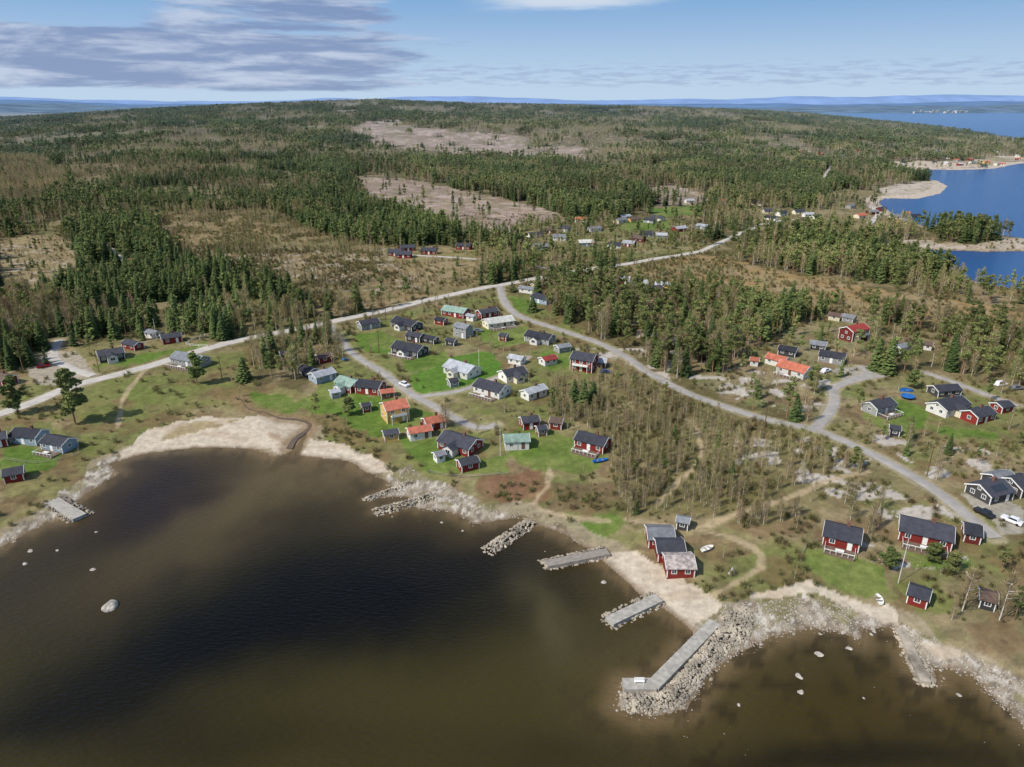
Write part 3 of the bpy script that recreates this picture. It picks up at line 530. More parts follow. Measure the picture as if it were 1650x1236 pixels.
    if 'b' in feats:   # balcony
        mb=MB(); mb.box(-hl*.7,hl*.7,-hw-1.6,-hw-.02,2.5,2.62); mb.box(-hl*.7,hl*.7,-hw-1.62,-hw-1.54,2.62,3.4); mb.link('balcony',M['trim'],root)
        for s in(-1,1):
            mb=MB(); mb.box(s*hl*.68-.07,s*hl*.68+.07,-hw-1.55,-hw-1.41,-.8,2.5); mb.link('balcony_post',M['trim'],root)
    if 'B' in feats:   # boathouse double doors on the beach gable
        for s in(-1,1):
            mb=MB(); mb.box(-hl-.06,-hl,s*.75-.7,s*.75+.7,.05,2.1); mb.link('boathouse_door',M['w_darkred'],root)
    return root
HS=[
('large red house with black roof and white glazed porch on the village shore lawn',742,722,54,15,8.5,'red','black','cg'),
('little red shed with black roof at the lower edge of the village shore lawn',754,754,30,-8,4.5,'red','black','D'),
('white cottage with pale green roof on the village shore row',832,718,42,-2,6,'white','green','c'),
('red cottage with white front ending the shore row',955,720,50,12,7,'red','black','cd'),
('tall yellow house with orange tiled roof above the shore lawns',637,674,38,-9,8,'yellow','orange','c2b'),
('white cottage with orange red roof left of the large shore house',676,704,38,-8,5,'white','orange','c'),
('red cottage with orange red roof behind the white shore cottage',700,688,34,-9,5.5,'red','orange','c'),
('tiny yellow shed with black roof below the tall yellow house',630,707,24,-4,4,'yellow','black','D'),
('long red house with black roof beside the village road',598,630,40,4,7.5,'red','black','c'),
('red house with pale green roof left of the long red house',563,626,28,10,7,'red','green','cg'),
('small brown shed with orange roof by the village road',624,640,22,-4,4,'brown','orange','D'),
('light grey house with grey roof standing in the oval lawn',745,602,42,13,9,'white','lgrey','cg'),
('white house with black roof below the oval lawn',793,633,46,13,8,'white','black','cd'),
('white cottage with dark roof right of the oval lawn',826,610,36,-9,7,'white','black','cg'),
('long low white cottage with grey roof near the thicket',860,639,32,-10,5,'white','lgrey','c'),
('tall brown red house with black roof and white balcony beside the birch thicket',941,594,38,6,8.5,'red','black','c2b'),
('orange brown annex right of the tall brown red house',968,590,18,2,5,'brown','lgrey','D'),
('grey cottage with dark roof and white porch below the winding road',870,550,42,8,7,'grey','black','cg'),
('white house with very pale roof near the top of the village',803,525,46,-8,8,'cream','white','cd'),
('red house with green roof at the top of the village',735,508,38,7,8,'red','green','c'),
('red cottage with black roof right of the green roofed red house',785,510,30,-6,6,'red','black','c'),
('dark grey house with black roof near the main road',656,528,36,10,8,'dark','black','cg'),
('dark house with black roof and white gable front in mid village',661,569,46,9,8.5,'dark','black','cdg'),
('small black shed right of the dark white-gabled house',694,552,20,4,4,'dark','black','D'),
('small black cottage behind the dark white-gabled house',670,549,24,4,5,'dark','black','c'),
('grey cottage with dark roof at the main road corner of the village',594,528,32,-6,6,'grey','black','c'),
('tiny red shed between the two roadside houses of the village',711,522,16,3,4,'red','black','D'),
('tall narrow grey house with grey roof in mid village',747,542,20,4,6,'grey','grey','c2'),
('small white summerhouse with grey roof by the pale lane',833,585,22,4,5,'white','lgrey','D'),
('small white cottage with red roof under the winding road',883,586,22,-5,5,'white','red','D'),
('small grey cottage near the winding road',906,566,20,-4,4.5,'grey','grey','D'),
('grey cottage with light grey roof at the left edge of the village',520,612,34,-10,6.5,'blue','lgrey','c'),
('dark small cottage left of the light grey roofed cottage',497,604,20,8,5,'dark','black','D'),
('small red shed behind the village road bend',522,582,22,-4,5,'red','brown','D'),
('tiny dark cottage in the small wood',461,578,18,-2,5,'dark','black','D'),
('grey house with light roof below the main road at the left',308,586,46,10,8,'grey','grey','cd'),
('dark grey cottage with white veranda above the main road at the left',180,578,44,-9,7,'dark','black','cg'),
('small red cottage right of the dark veranda cottage',215,561,22,5,5,'red','black','D'),
('red cottage with black roof near the white zigzag fence',277,551,34,-6,6,'red','black','c'),
('small white shed between two red cottages at the left',247,543,16,3,4.5,'white','grey','D'),
('blue grey cottage with black roof at the left shore',50,710,46,6,6.5,'blue','black','c'),
('pale blue cottage with black roof and terrace at the left shore',97,722,38,9,6,'blue','black','d'),
('red shed with black roof at the lower left shore',25,771,34,-6,5.5,'red','black','D'),
('red cottage cut by the left edge of the picture at the shore',2,716,26,-4,6,'red','black','c'),
('red cottage at the left edge beside the main road',6,618,26,6,6.5,'red','brown','c'),
('small white cottage at the top corner of the village',850,471,24,4,5,'white','grey','D'),
('small yellow cottage beside the main road junction',869,465,22,-3,5,'yellow','brown','D'),
('grey and white house with dark roof at the main road junction',874,487,28,6,7,'blue','black','c'),
('small red cottage with black roof between the thicket and the shore row',853,688,28,-3,5,'red','black','c'),
('small red cabin at the left edge of the birch thicket',897,688,20,3,4.5,'red','brown','D'),
('red cottage with wide wooden deck on the right lawn',1355,872,62,16,8,'red','black','cd'),
('long red cottage with black roof, the larger of two near the right edge',1488,866,92,20,8.5,'red','black','cd'),
('dark red barn right of the long red cottage',1563,866,28,6,6,'darkred','black','D'),
('small red playhouse with black roof at the bottom of the right lawn',1478,968,34,10,5,'red','black','D'),
('dark weathered hut near the bottom right shore',1588,974,22,6,4.5,'dark','brown','D'),
('black cottage at the right edge above the parked cars',1592,800,40,-8,8,'dark','black','cS'),
('black flat cottage cut by the right edge of the picture',1642,790,40,-8,8,'dark','black','c'),
('black annex behind the black cottage at the right edge',1608,780,30,-6,6,'dark','grey','D'),
('grey cottage with dark roof left of the blue trampoline',1415,662,34,-9,6.5,'grey','black','cd'),
('white gabled house with black roof at the right',1526,662,42,-13,8,'white','black','cg'),
('red cottage with white trim right of the white gabled house',1574,676,32,-9,6.5,'red','black','c'),
('black carport roof behind the white gabled house',1520,635,40,-2,6,'dark','black','D'),
('small red shed at the right beyond the red cottage',1612,662,20,-4,5,'red','black','D'),
('white house with large orange roof on the rocks',1279,602,48,14,8,'white','orange','cd'),
('rear wing with orange roof behind the large orange roofed house',1252,586,32,9,6.5,'white','orange','D'),
('tall red house with bright red roof in the right wood',1374,546,28,-6,7.5,'darkred','red','c2b'),
('long grey cottage with black roof right of the orange roofed house',1340,582,44,8,6.5,'grey','black','c'),
('small dark cottage above the orange roofed house',1269,571,30,5,6,'dark','black','D'),
('second dark cottage just right of the first above the orange roof',1318,562,26,4,5.5,'dark','grey','D'),
('small white cabin left of the orange roofed house',1215,588,14,2,4,'white','orange','D'),
('small white cabin with grey roof in the right wood',1451,566,18,-3,4.5,'white','grey','D'),
('small cream cabin with brown roof deep in the right wood',1345,515,20,3,5,'cream','brown','D'),
('small grey cabin right of the cream cabin in the right wood',1368,518,18,3,5,'grey','grey','D'),
('tiny hut with white wall far right in the wood',1494,563,14,2,4,'white','brown','D'),
('tiny dark shed beside the tall narrow grey house',728,556,14,2,3.5,'dark','black','D'),
('tiny grey shed on the lower edge of the oval lawn',730,622,14,-3,3.5,'grey','black','D'),
('tiny white greenhouse shed near the green roofed red house',760,516,12,2,3.5,'white','lgrey','D'),
('tiny red shed below the white house with pale roof',812,548,12,2,3.5,'red','black','D'),
('tiny brown shed between the small red cottage and thicket',872,700,14,-2,3.5,'brown','black','D'),
('tiny grey shed left of the long red house',540,640,14,-3,3.5,'grey','lgrey','D'),
('tiny dark shed below the grey cottage by the trampoline',1440,700,14,2,3.5,'dark','black','D'),
('tiny red shed left of the tall yellow house',590,662,13,-3,3.5,'red','black','D'),
('tiny white shed below the large shore house',708,742,12,-3,3.2,'white','grey','D'),
('tiny dark shed on the grass above the three boathouses',1100,850,13,2,3.2,'dark','grey','D'),
]
for h in HS:
    small='D' in h[8]; shed=any(k in h[0] for k in(' shed',' hut'))
    house(h[0],h[1],h[2],h[3],h[4],h[5],h[6],h[7],h[8],eave=2.2 if small else 2.5,pitch=.45 if not small else .4,name='shed' if shed else 'cottage',cat='shed' if shed else 'house',lod=1 if small else 0)
for l,cx,cy,dx,dy,rf in (('boathouse with grey corrugated roof, topmost of the three on the beach',1062,872,44,-1,'grey'),('boathouse with black roof, middle one of the three on the beach',1077,893,46,-2,'black'),('boathouse with patched rusty pale roof, lowest of the three on the beach',1092,918,48,-3,'rust')):
    house(l,cx,cy,dx,dy,6.8,'red',rf,'DB',eave=2.4,pitch=.38,name='boathouse',cat='boathouse',lod=1)
FAR=[((640,411),(662,407),(686,409),(655,414),(746,404)),'small roadside cottage at the edge of the dark spruce stand','cottages at the edge of the spruce stand',
 ((838,388),(862,380),(880,376),(912,372),(935,360),(960,375),(995,362),(1012,352),(1027,360),(1045,356),(1060,355),(1030,388),(1042,384),(1070,383),(1095,372),(1130,370),(940,398),(905,388),(868,404),(985,400),(1010,395)),'small cottage in the farther hamlet above the main road','cottages in the farther hamlet',
 ((1000,457),(1060,482),(1078,464),(1030,462),(1092,470),(1050,475)),'small cabin on the heath behind the winding road wood','cabins on the heath',
 ((1115,327),(1160,330),(1185,326),(1215,333),(1240,345),(1265,350),(1282,347),(1300,349),(1320,352),(1240,355),(1290,356)),'pale house in the far roadside settlement before the sea','houses in the far roadside settlement',
 ((1385,350),(1400,346),(1440,352),(1465,345),(1478,352),(1425,342),(1450,360),(1370,335)),'small house beside the coast road near the rocky point','houses beside the coast road',
 ((1480,250),(1495,246),(1512,254),(1530,258),(1545,262),(1560,258),(1575,252),(1590,262),(1605,256),(1620,264),(1550,268),(1570,266),(1515,244),(1538,250),(1600,248),(1635,254),(1500,262),(1585,270),(1470,256),(1525,266),(1610,268),(1645,260),(1555,246),(1460,264)),'tiny house in the far village on the headland beach','houses in the headland village',
 ((1270,240),(1285,246),(1310,243),(1325,250),(1345,240),(1360,252),(1380,246),(1300,258),(1330,262),(1350,268),(1375,262),(1240,252),(1262,262),(1290,272),(1230,300),(1255,285),(1280,290),(1310,282),(1390,270),(1400,256),(1215,262)),'tiny house scattered among the trees of the far hillside','houses on the far hillside']
rr=random.Random(3)
for i in range(0,len(FAR),3):
    for (cx,cy) in FAR[i]:
        cx+=rr.uniform(-6,6); cy+=rr.uniform(-3,3)
        sc=hit(cx,cy)[1]; lenpx=rr.uniform(7,10)*F/sc
        pale='pale' in FAR[i+1]; road='roadside cottage' in FAR[i+1]
        wl=rr.choice(['white','cream','white']) if pale else 'red' if road else rr.choice(['red','white','grey','yellow','darkred','grey','cream','white']); rf='black' if road else rr.choice(['black','grey','black','orange','white','lgrey','brown','orange','lgrey','black'])
        house(FAR[i+1],cx,cy,lenpx,rr.uniform(-.25,.25)*lenpx*.6,rr.uniform(5,6.2),wl,rf,'',eave=2.4,name='cottage',group=FAR[i+2],lod=2)
# pale buildings of the town on the shore across the sea
for i in range(12):
    qx=1478+i*7.5+rr.uniform(-3,3); Dd=7150+rr.uniform(0,160); X=(qx-825)/1230*Dd; wv=rr.uniform(10,26)
    t=thing('distant_building','tiny pale building of the town on the far shore across the sea','building',(X,Dd,rr.uniform(2,16)),rr.uniform(-.3,.3),'buildings of the town on the far shore')
    mb=MB(); mb.prism([(-8,-10),(8,-10),(8,7),(0,11),(-8,7)],-wv/2,wv/2); mb.link('wall',M['w_grey' if i%3 else 'w_white'],t); mb=MB(); mb.prism([(-9,6.6),(0,11.1),(9,6.6),(9,7.6),(0,12.2),(-9,7.6)],-wv/2-1,wv/2+1); mb.link('roof',M['r_lgrey'],t)
print('houses',time.time()-T0)
# ------------------------------------------------------------------ rocks, jetties
def ico(sub):
    bm=bmesh.new(); bmesh.ops.create_icosphere(bm,subdivisions=sub,radius=1); v=np.array([q.co[:] for q in bm.verts]); f=[tuple(x.index for x in q.verts) for q in bm.faces]; bm.free(); return v,f
I1=ico(1);I2=ico(2);I3=ico(3)
def rockv(rs,ic,sx,sy,sz):
    v=ic[0].copy(); 
    for k in range(7):
        d=rs.normal(size=3); d/=np.linalg.norm(d); q=v@d; lim=rs.uniform(.55,.85); v-=np.outer(np.maximum(q-lim,0),d)
    a=rs.uniform(0,6.28); v=v*np.array([sx,sy,sz])*(1+rs.normal(size=(len(v),1))*.03); ca,sa=math.cos(a),math.sin(a)
    return np.stack([v[:,0]*ca-v[:,1]*sa,v[:,0]*sa+v[:,1]*ca,v[:,2]],1)
rs=np.random.RandomState(9)
def boulder(label,px,py,s,mat='stone',zz=-.1,parent=None):
    x,y=flat(px,py); mb=MB(); mb.add(rockv(rs,I3,s,s*.8,s*.6),I3[1]); o=mb.link('boulder',M[mat],None,label=label,category='boulder',group='boulders standing in the bay'); o.location=(x,y,zz)
BL=[('big pale boulder alone in the open water at the left of the bay',177,978,1.9),('small boulder up and left of the big lone boulder',150,918,.7),('boulder just off the left shore stones, lower one',41,908,.7),('boulder just off the left shore stones, upper one',48,888,.75),('flat rock right of the two left shore boulders',92,887,.6),('rock in the dark water below the stone jetty at the left',155,857,.5),
 ('boulder alone off the small beach by the boathouses',973,938,.7),('pale boulder in the right cove, topmost',1320,1055,.9),('pale boulder in the right cove, middle one',1288,1090,.8),('pale boulder in the right cove, lowest',1290,1115,.7),('boulder off the cove shore near the slim jetty',1368,1045,.7),('rounded boulder beside the tip of the slim cove jetty',1474,1076,1.1),('small rock in the right cove near the right shore',1545,1120,.5),('small rock left of the cove boulders',1190,1135,.5),('small rock in the shallows below the village',712,842,.5),('second small rock in the shallows below the village',745,855,.45)]
for b_ in BL: boulder(*b_)
def rockpile(poly,n,s0,s1,zt,name,parent,mat='stone2',edge=None):
    pts=[flat(*p,.3) for p in poly]; mb=MB(); xs=[p[0] for p in pts];ys=[p[1] for p in pts]; c=0
    cand=np.stack([rs.uniform(min(xs),max(xs),n*12),rs.uniform(min(ys),max(ys),n*12)],1); ok=pip(cand[:,0],cand[:,1],pts); cand=cand[ok][:n]; d=segdist(cand[:,0],cand[:,1],pts,True)
    for (x,y),q in zip(cand,d):
        s=(s0+(s1-s0)*rs.uniform()**2)*(1.15 if q<1 else 1); mb.add(rockv(rs,I1,s,s*rs.uniform(.6,.9),s*rs.uniform(.5,.8))+np.array([x,y,max(float(h_at(x,y)),-.2)*.6+min(q*.5,zt)]),I1[1])
    o=mb.link(name,M[mat],parent); o['kind']='stuff'; return o
def slab(a,b,w,z0,z1,name,mat,parent,za=0.8):
    A=np.array(flat(*a,za));B=np.array(flat(*b,za)); d=B-A; Ls=np.linalg.norm(d); d/=Ls; n=np.array([-d[1],d[0]])*w/2; mb=MB()
    k=int(Ls/2)+1; v=[]
    for i in range(k+1):
        c=A+d*Ls*i/k; j=rs.uniform(-.03,.03)
        for s in(-1,1):
            for z in(z0,z1): v.append((*(c+n*s),z+(j if z==z1 else 0)))
    f=[]
    for i in range(k):
        p=i*4;q=p+4; f+=[(p+1,q+1,q+3,p+3),(p,p+1,q+1,q)[::-1],(p+2,p+3,q+3,q+2)]
    f+=[(0,1,3,2),(4*k,4*k+2,4*k+3,4*k+1)]; mb.add(v,f); return mb.link(name,M[mat],parent)
def band(a,b,w):
    a=np.array(a,float);b=np.array(b,float); A=np.array(flat(*a,.3));B=np.array(flat(*b,.3)); d=B-A; d/=np.linalg.norm(d); n=np.array([-d[1],d[0]])*w/2
    out=[]
    for q in (A+n,B+n+d,B-n+d,A-n):
        c=q[1]*cp+(H-.3)*sp; out.append((825+F*q[0]/c,618-F*(q[1]*sp-(H-.3)*cp)/c))
    return out
def jetty(label,name,a,b,w,top,n,mat='wood',za=.8):
    t=thing(name,label,'jetty',(0,0,0)); 
    if top: slab(a,b,w*.62,-.6,.9,'jetty_deck',mat,t,.9)
    rockpile(band(a,b,w*(1.2 if top else 1)),n,.2,.52,.45 if top else .85,'stone_fill',t)
    return t
jetty('short stone jetty with flat concrete top at the left shore','stone_jetty',(84,806),(128,832),5.2,True,330,'conc')
jetty('bare stone groyne sloping into the bay below the village path','stone_groyne',(858,838),(788,886),4.2,False,480)
jetty('wooden topped stone jetty left of the boathouse beach','wooden_jetty',(980,888),(880,908),3.8,True,360)
jetty('short stone jetty below the boathouse beach','stone_jetty',(1062,962),(982,1000),4.2,True,340,'conc')
jetty('upper thin line of stones below the village','stone_groyne',(665,777),(592,803),2.6,False,260)
jetty('lower thin line of stones below the village','stone_groyne',(700,800),(608,823),4.0,False,360)
jetty('slim straight stone jetty jutting into the right cove','stone_jetty',(1452,1012),(1492,1098),2.8,True,360,'stone2')
t=thing('breakwater','long bent breakwater of piled stones with concrete walkway and square end platform','breakwater',(0,0,0))
slab((1152,1002),(1052,1104),2.4,-.8,1.35,'walkway','conc',t,1.3); slab((1004,1102),(1056,1102),2.6,-.8,1.3,'end_platform','conc',t,1.2)
rockpile([(1165,985),(1205,978),(1220,1000),(1208,1028),(1172,1052),(1145,1078),(1122,1108),(1098,1138),(1050,1150),(1000,1140),(1000,1112),(1055,1114),(1075,1098)],2500,.18,.5,1.0,'rock_armour',t)
x,y=flat(1030,1100,1.3); t=thing('bench','small white bench on the end platform of the breakwater','bench',(x,y,1.3)); mb=MB(); mb.box(-.9,.9,-.3,.2,.38,.45); mb.link('seat',M['trim'],t); mb=MB(); mb.box(-.9,.9,.2,.27,.5,.95); mb.link('backrest',M['trim'],t)
for s in(-.75,.7): mb=MB(); mb.box(s,s+.06,-.28,.26,0,.38); mb.link('leg',M['trim'],t)
# shore stones stuff
co=bpy.data.collections.new('stone_kinds')
for v in range(5):
    mb=MB(); mb.add(rockv(rs,I1,1,.8,.6),I1[1]); o=bpy.data.objects.new('stone_kind_%d'%v,mb.mesh('stone',(M['stone2'] if v%2 else M['stone'],))); co.objects.link(o)
n=340000; sy=rs.uniform(70,330,n); sx=rs.uniform(-.9,.9,n)*(sy+40); z=h_at(sx,sy); px,py=proj(sx,sy,z); sd=sdf(sx,sy)
pr=np.zeros(n); 
pr[(sd<2.0)&(sd>-1.2)]=.3
for q in STONE: pr[pip(px,py,q)]=.34
pr[pip(px,py,STONE[1])]=.55
pr[pip(px,py,STONE[2])]=.8
cl=np.clip((fbm(sx/5,sy/4,88)-.5)*6+.7,.05,1.4); pr=np.where(pip(px,py,STONE[2]),pr,pr*cl)
pr=np.where((sd<-1.2)&(sd>-14)&(px>1100)&(px<1650),.035*np.exp(sd/5)+.002,pr); pr=np.where((sd<-1.2)&(sd>-8)&(px>600)&(px<880)&(py>780),.03,pr); pr=np.where((sd<-1.2)&(px<=600),0,pr)
for q in SAND: pr[pip(px,py,q)&(sd>.3)]=.004
pr[(px>210)&(px<600)&(py<780)]*=.08; pr[(px>960)&(px<1120)&(py<1030)&(py>880)]*=.08
for q in ROCKY: 
    m=pip(px,py,q); pr[m]=np.maximum(pr[m],.05)
ok=(rs.uniform(size=n)<pr)&(px>-60)&(px<1710)&(sd>-14); sx,sy,z=sx[ok],sy[ok],z[ok]; s=rs.uniform(.08,.30,len(sx))*(1+ (rs.uniform(size=len(sx))<.05)*1.3)
gn_scatter('shore_stones',np.stack([sx,sy,np.maximum(z,-.12)],1),np.stack([s,s,s],1),rs.randint(0,5,len(sx)),rs.uniform(0,6.28,len(sx)),co,'loose stones strewn along the shoreline','stones')
print('stones',len(sx),time.time()-T0)
# ------------------------------------------------------------------ tree scatter
KP=np.array(KEEP)
def allowed(x,y,px,py,sd,rg,big=True):
    ok=(sd>3)
    for q in LAWN: 
        m=pip(px,py,q); ok&=~(m&(rg.uniform(size=len(x))>.03))
    for q in SAND+STONE: ok&=~pip(px,py,q)
    for nm,k,w,pts in ROADW:
        x0,y0=pts.min(0)-14;x1,y1=pts.max(0)+14; m=(x>x0)&(x<x1)&(y>y0)&(y<y1)
        if m.any():
            d=segdist(x[m],y[m],pts[::2]); t=ok[m]; t&=d>w/2+1.5
            if big and nm in('winding_road','side_road','main_road'): 
                d2=segdist(x[m]*(1+5/y[m]),y[m]+5,pts[::2]); t&=d2>w/2+3.2
            ok[m]=t
    for w,pts in PATHW:
        x0,y0=pts.min(0)-6;x1,y1=pts.max(0)+6; m=(x>x0)&(x<x1)&(y>y0)&(y<y1)
        if m.any(): d=segdist(x[m],y[m],pts[::2]); t=ok[m]; t&=d>w/2+1.0; ok[m]=t
    for a,b,r in KP:
        ok&=((x-a)**2+(y-b)**2>r*r)
    for a,b,r in KP:
        if b<650: 
            m=(np.abs(x-a*(y/b))<r*.75)&(y<b)&(y>b-r-7); ok&=~m
    return ok
dens=np.array([q[1] for q in REG]); mix=np.array([q[2] for q in REG]); hf=np.array([q[3] for q in REG])
rg=np.random.RandomState(77); YM=1150; n=340000
y=np.sqrt(rg.uniform(110**2,YM**2,n)); x=rg.uniform(-.86,.86,n)*(y+40); area=.86*2*(YM**2/2+40*YM)
z=h_at(x,y); px,py=proj(x,y,z); sd=sdf(x,y); fw=sst(700,1200,y); ri=regidx(px+(fbm(x/9,y/9,21)-.5)*14+(fbm(x/60,y/90,23)-.5)*70*fw,py+(fbm(x/9,y/9,22)-.5)*8+(fbm(x/60,y/90,24)-.5)*22*fw)
clump=np.clip((fbm(x/38,y/38,91)-.5)*7+1.0,.08,1.6); clump=np.where((ri==0)|(ri==9)|(ri==2),clump,np.clip(clump,.45,1.25))
pr=dens[ri]*clump*area/n; ok=(rg.uniform(size=n)<pr)&(px>-160)&(px<1810)
x,y,z,px,py,sd,ri=[q[ok] for q in (x,y,z,px,py,sd,ri)]
ok=allowed(x,y,px,py,sd,rg); x,y,z,px,py,sd,ri=[q[ok] for q in (x,y,z,px,py,sd,ri)]
nk=fbm(x/75,y/75,95); mm=mix[ri].copy(); g=(ri==0)|(ri==9)|(ri==2)
mm[g,0]*=np.clip(1+(nk[g]-.5)*11,.06,5); mm[g,2]*=np.clip(1-(nk[g]-.5)*11,.06,5); mm/=mm.sum(1)[:,None]
u=rg.uniform(size=len(x)); kd=np.where(u<mm[:,0],0,np.where(u<mm[:,0]+mm[:,1],1,2))
sc=hf[ri]*rg.uniform(.55,1.2,len(x)); rot=rg.uniform(0,6.28,len(x)); vid=rg.randint(0,5,len(x)); slim=np.where(ri==19,.95,1.0)
KN=['spruce','pine','birch']; DESC={'spruce':'dark narrow spruce','pine':'round crowned green pine','birch':'bare pale trunked birch'}
PL={'spruce':'spruces','pine':'pines','birch':'birches'}
def tree(kind,x,y,z,s,sw,rz,label,group=None,v=None):
    v=random.randrange(5) if v is None else v; tm,cm=NEARM[kind][v]; r=thing(kind+'_tree',label,'tree',(x,y,z),rz,group); r.scale=(sw,sw,s)
    a=link('trunk',tm,None,r); b=link('crown',cm,None,r); return r
for k,kind in enumerate(KN):
    idx=np.where(kd==k)[0]; inf=(px[idx]>-10)&(px[idx]<1660)&(py[idx]<1240)
    order=idx[inf][np.argsort(y[idx[inf]]/sc[idx[inf]])][:290]; sel=set(order.tolist())
    for i in order:
        ph=REG[ri[i]][5]; tree(kind,x[i],y[i],z[i],sc[i],sc[i]*rg.uniform(.85,1.1)*slim[i],rot[i],DESC[kind]+' '+ph,PL[kind]+' '+ph)
    rest=np.array([i for i in idx if i not in sel]); s=sc[rest]; w=s*rg.uniform(.8,1.25,len(rest))*slim[rest]
    gn_scatter(kind+'_forest',np.stack([x[rest],y[rest],z[rest]],1),np.stack([w,w,s],1),vid[rest],rot[rest],colls[kind,'mid'],'mass of %s trees covering the land behind the village'%kind,'forest')
    print(kind,len(rest))
# far patches
n=56000; y=np.sqrt(rg.uniform((YM-10)**2,4300**2,n)); x=rg.uniform(-.8,.85,n)*(y+40); z=h_at(x,y); px,py=proj(x,y,z); sd=sdf(x,y); ri=regidx(px+(fbm(x/60,y/90,23)-.5)*70,py+(fbm(x/60,y/90,24)-.5)*22)
pr=np.clip(dens[ri]/.048,0,1.2)*np.clip((fbm(x/110,y/160,92)-.5)*5.5+.95,.15,1); ok=(rg.uniform(size=n)<pr)&(sd>14)&(z>1)&(px>-120)&(px<1770)
for a,b,r in KP:
    if b>YM: ok&=~((np.abs(x-a*(y/b))<r+7)&(y<b+6)&(y>b-r-16))
x,y,z,ri=x[ok],y[ok],z[ok],ri[ok]; nk=fbm(x/170,y/240,95)
u=rg.uniform(size=len(x))+(nk-.5)*3.4; kd=np.where(u<.32,0,np.where(u<.72,1,2)); kd=np.where(ri==4,2,kd); kd=np.where(ri==8,0,kd)
for k,kind in enumerate(KN):
    m=kd==k; s=rg.uniform(.65,1.1,m.sum()); gn_scatter('far_%s_forest'%kind,np.stack([x[m],y[m],z[m]-.5],1),np.stack([s*1.1,s*1.1,s],1),rg.randint(0,4,m.sum()),rg.uniform(0,6.28,m.sum()),colls[kind,'far'],'distant %s woodland on the far hills'%kind,'forest')
print('far',len(x),time.time()-T0)
# hand placed trees
for kind,qx,qy,s,sw,l in (('pine',122,684,1.4,1.5,'large spreading pine alone between the main road and the left beach'),('pine',30,668,1.0,1.15,'medium pine beside the main road near the left edge'),('pine',318,620,.9,1.1,'rounded pine in front of the grey house at the left'),('spruce',394,614,.72,1.1,'single dark spruce right of the grey house at the left'),
  ('pine',1310,632,.75,.9,'pine just right of the orange roofed house'),('pine',562,670,.5,.8,'low round pine by the lawn below the long red house'),('spruce',858,502,.58,1.0,'small spruce beside the pale roofed house'),('birch',718,690,.7,1.3,'bare tree above the large shore house'),('pine',1430,915,.4,.7,'low pine beside the flagpole on the right lawn'),('birch',1550,985,.9,1.0,'tall bare birch near the small red playhouse'),('birch',1610,1000,1.0,1.0,'tall bare birch above the right shore rocks'),('pine',1535,925,.4,.6,'small pine between the barn and the right lawn'),('pine',1505,905,.35,.7,'low dark pine below the long red cottage'),('pine',1650,720,.9,1.0,'dense dark pine at the right edge above the black cottage'),('pine',1470,625,.5,.8,'round pine behind the blue trampoline'),('pine',1375,755,.5,.6,'young pine beside the winding road at the right'),
  ('spruce',925,655,.75,.9,'spruce at the upper left corner of the birch thicket, left one'),('spruce',940,662,.85,.9,'spruce at the upper left corner of the birch thicket, middle one'),('spruce',955,655,.7,.9,'spruce at the upper left corner of the birch thicket, right one')):
    X,Y,Z=hit(qx,qy); tree(kind,X,Y,Z,s,sw,random.uniform(0,6),l,None,5)
# bushes
co=bpy.data.collections.new('bush_kinds')
for v in range(4):
    r2=np.random.RandomState(500+v); mb=MB(); birch_c(mb,r2,70,50,Ht=1.5,Rr=1.1,wd=.05,bs=.16); mb2=MB(); 
    mb.v=[(a,b,max(c-.35,-.1)) for a,b,c in mb.v]; o=bpy.data.objects.new('bush_kind_%d'%v,mb.mesh('bush',(M['bush'],M['bush' if v%2 else 'pine']))); co.objects.link(o)
n=110000; y=np.sqrt(rg.uniform(110**2,620**2,n)); x=rg.uniform(-.8,.8,n)*(y+40); z=h_at(x,y); px,py=proj(x,y,z); sd=sdf(x,y); ri=regidx(px,py)
bd=np.array([.3 if q[1]>.015 else .10 for q in REG]); bd[1]=.8; bd[11]=.22; bd[13]=.14; bd[19]=1.0; bd[21]=.6; bd[22]=.6; bd[20]=.6; bd[15]=.5; bd[17]=.3; bd[18]=.3
ok=(rg.uniform(size=n)<bd[ri]*np.clip((fbm(x/12,y/12,97)-.5)*5+.8,0,1.6)*.8)&(px>-60)&(px<1710); x,y,z,px,py,sd=[q[ok] for q in (x,y,z,px,py,sd)]; ok=allowed(x,y,px,py,sd-1,rg,False); x,y,z=x[ok],y[ok],z[ok]; s=rg.uniform(.3,1.1,len(x))
gn_scatter('undergrowth',np.stack([x,y,z],1),np.stack([s,s,s],1),rg.randint(0,4,len(x)),rg.uniform(0,6.28,len(x)),co,'low bare bushes and heather covering the open ground','undergrowth')
print('bush',len(x),time.time()-T0)
# ------------------------------------------------------------------ small things
def pole(label,px,py,h=9,arm=True,mat='w_brown',name='utility_pole',cat='utility pole',r=.14):
    x,y,z=hit(px,py); t=thing(name,label,cat,(x,y,z),random.uniform(-.4,.4)); mb=MB(); mb.tube([(0,0,-.5),(0,0,h)],[r,r*.7],8); mb.link('pole',M[mat],t)
    if arm: mb=MB(); mb.box(-.9,.9,-.06,.06,h-.6,h-.45); mb.link('crossarm',M[mat],t)
    else: mb=MB(); mb.tube([(0,0,h),(0,0,h+.15),(0,0,h+.25)],[.12,.14,.03],8); mb.link('finial',M['metal'],t)
for l,a,b in (('utility pole beside the winding road above its right end',1493,768),('utility pole on the grass above the left beach',358,612),('utility pole at the upper left of the village lawn',611,568),('utility pole beside the main road near the village corner',622,520),('utility pole above the dark veranda cottage at the left',205,548),('utility pole by the birch thicket and winding road',1232,690),('utility pole at the main road near the left parking',160,600),('utility pole beside the heath strip',1090,430)): pole(l,a,b)
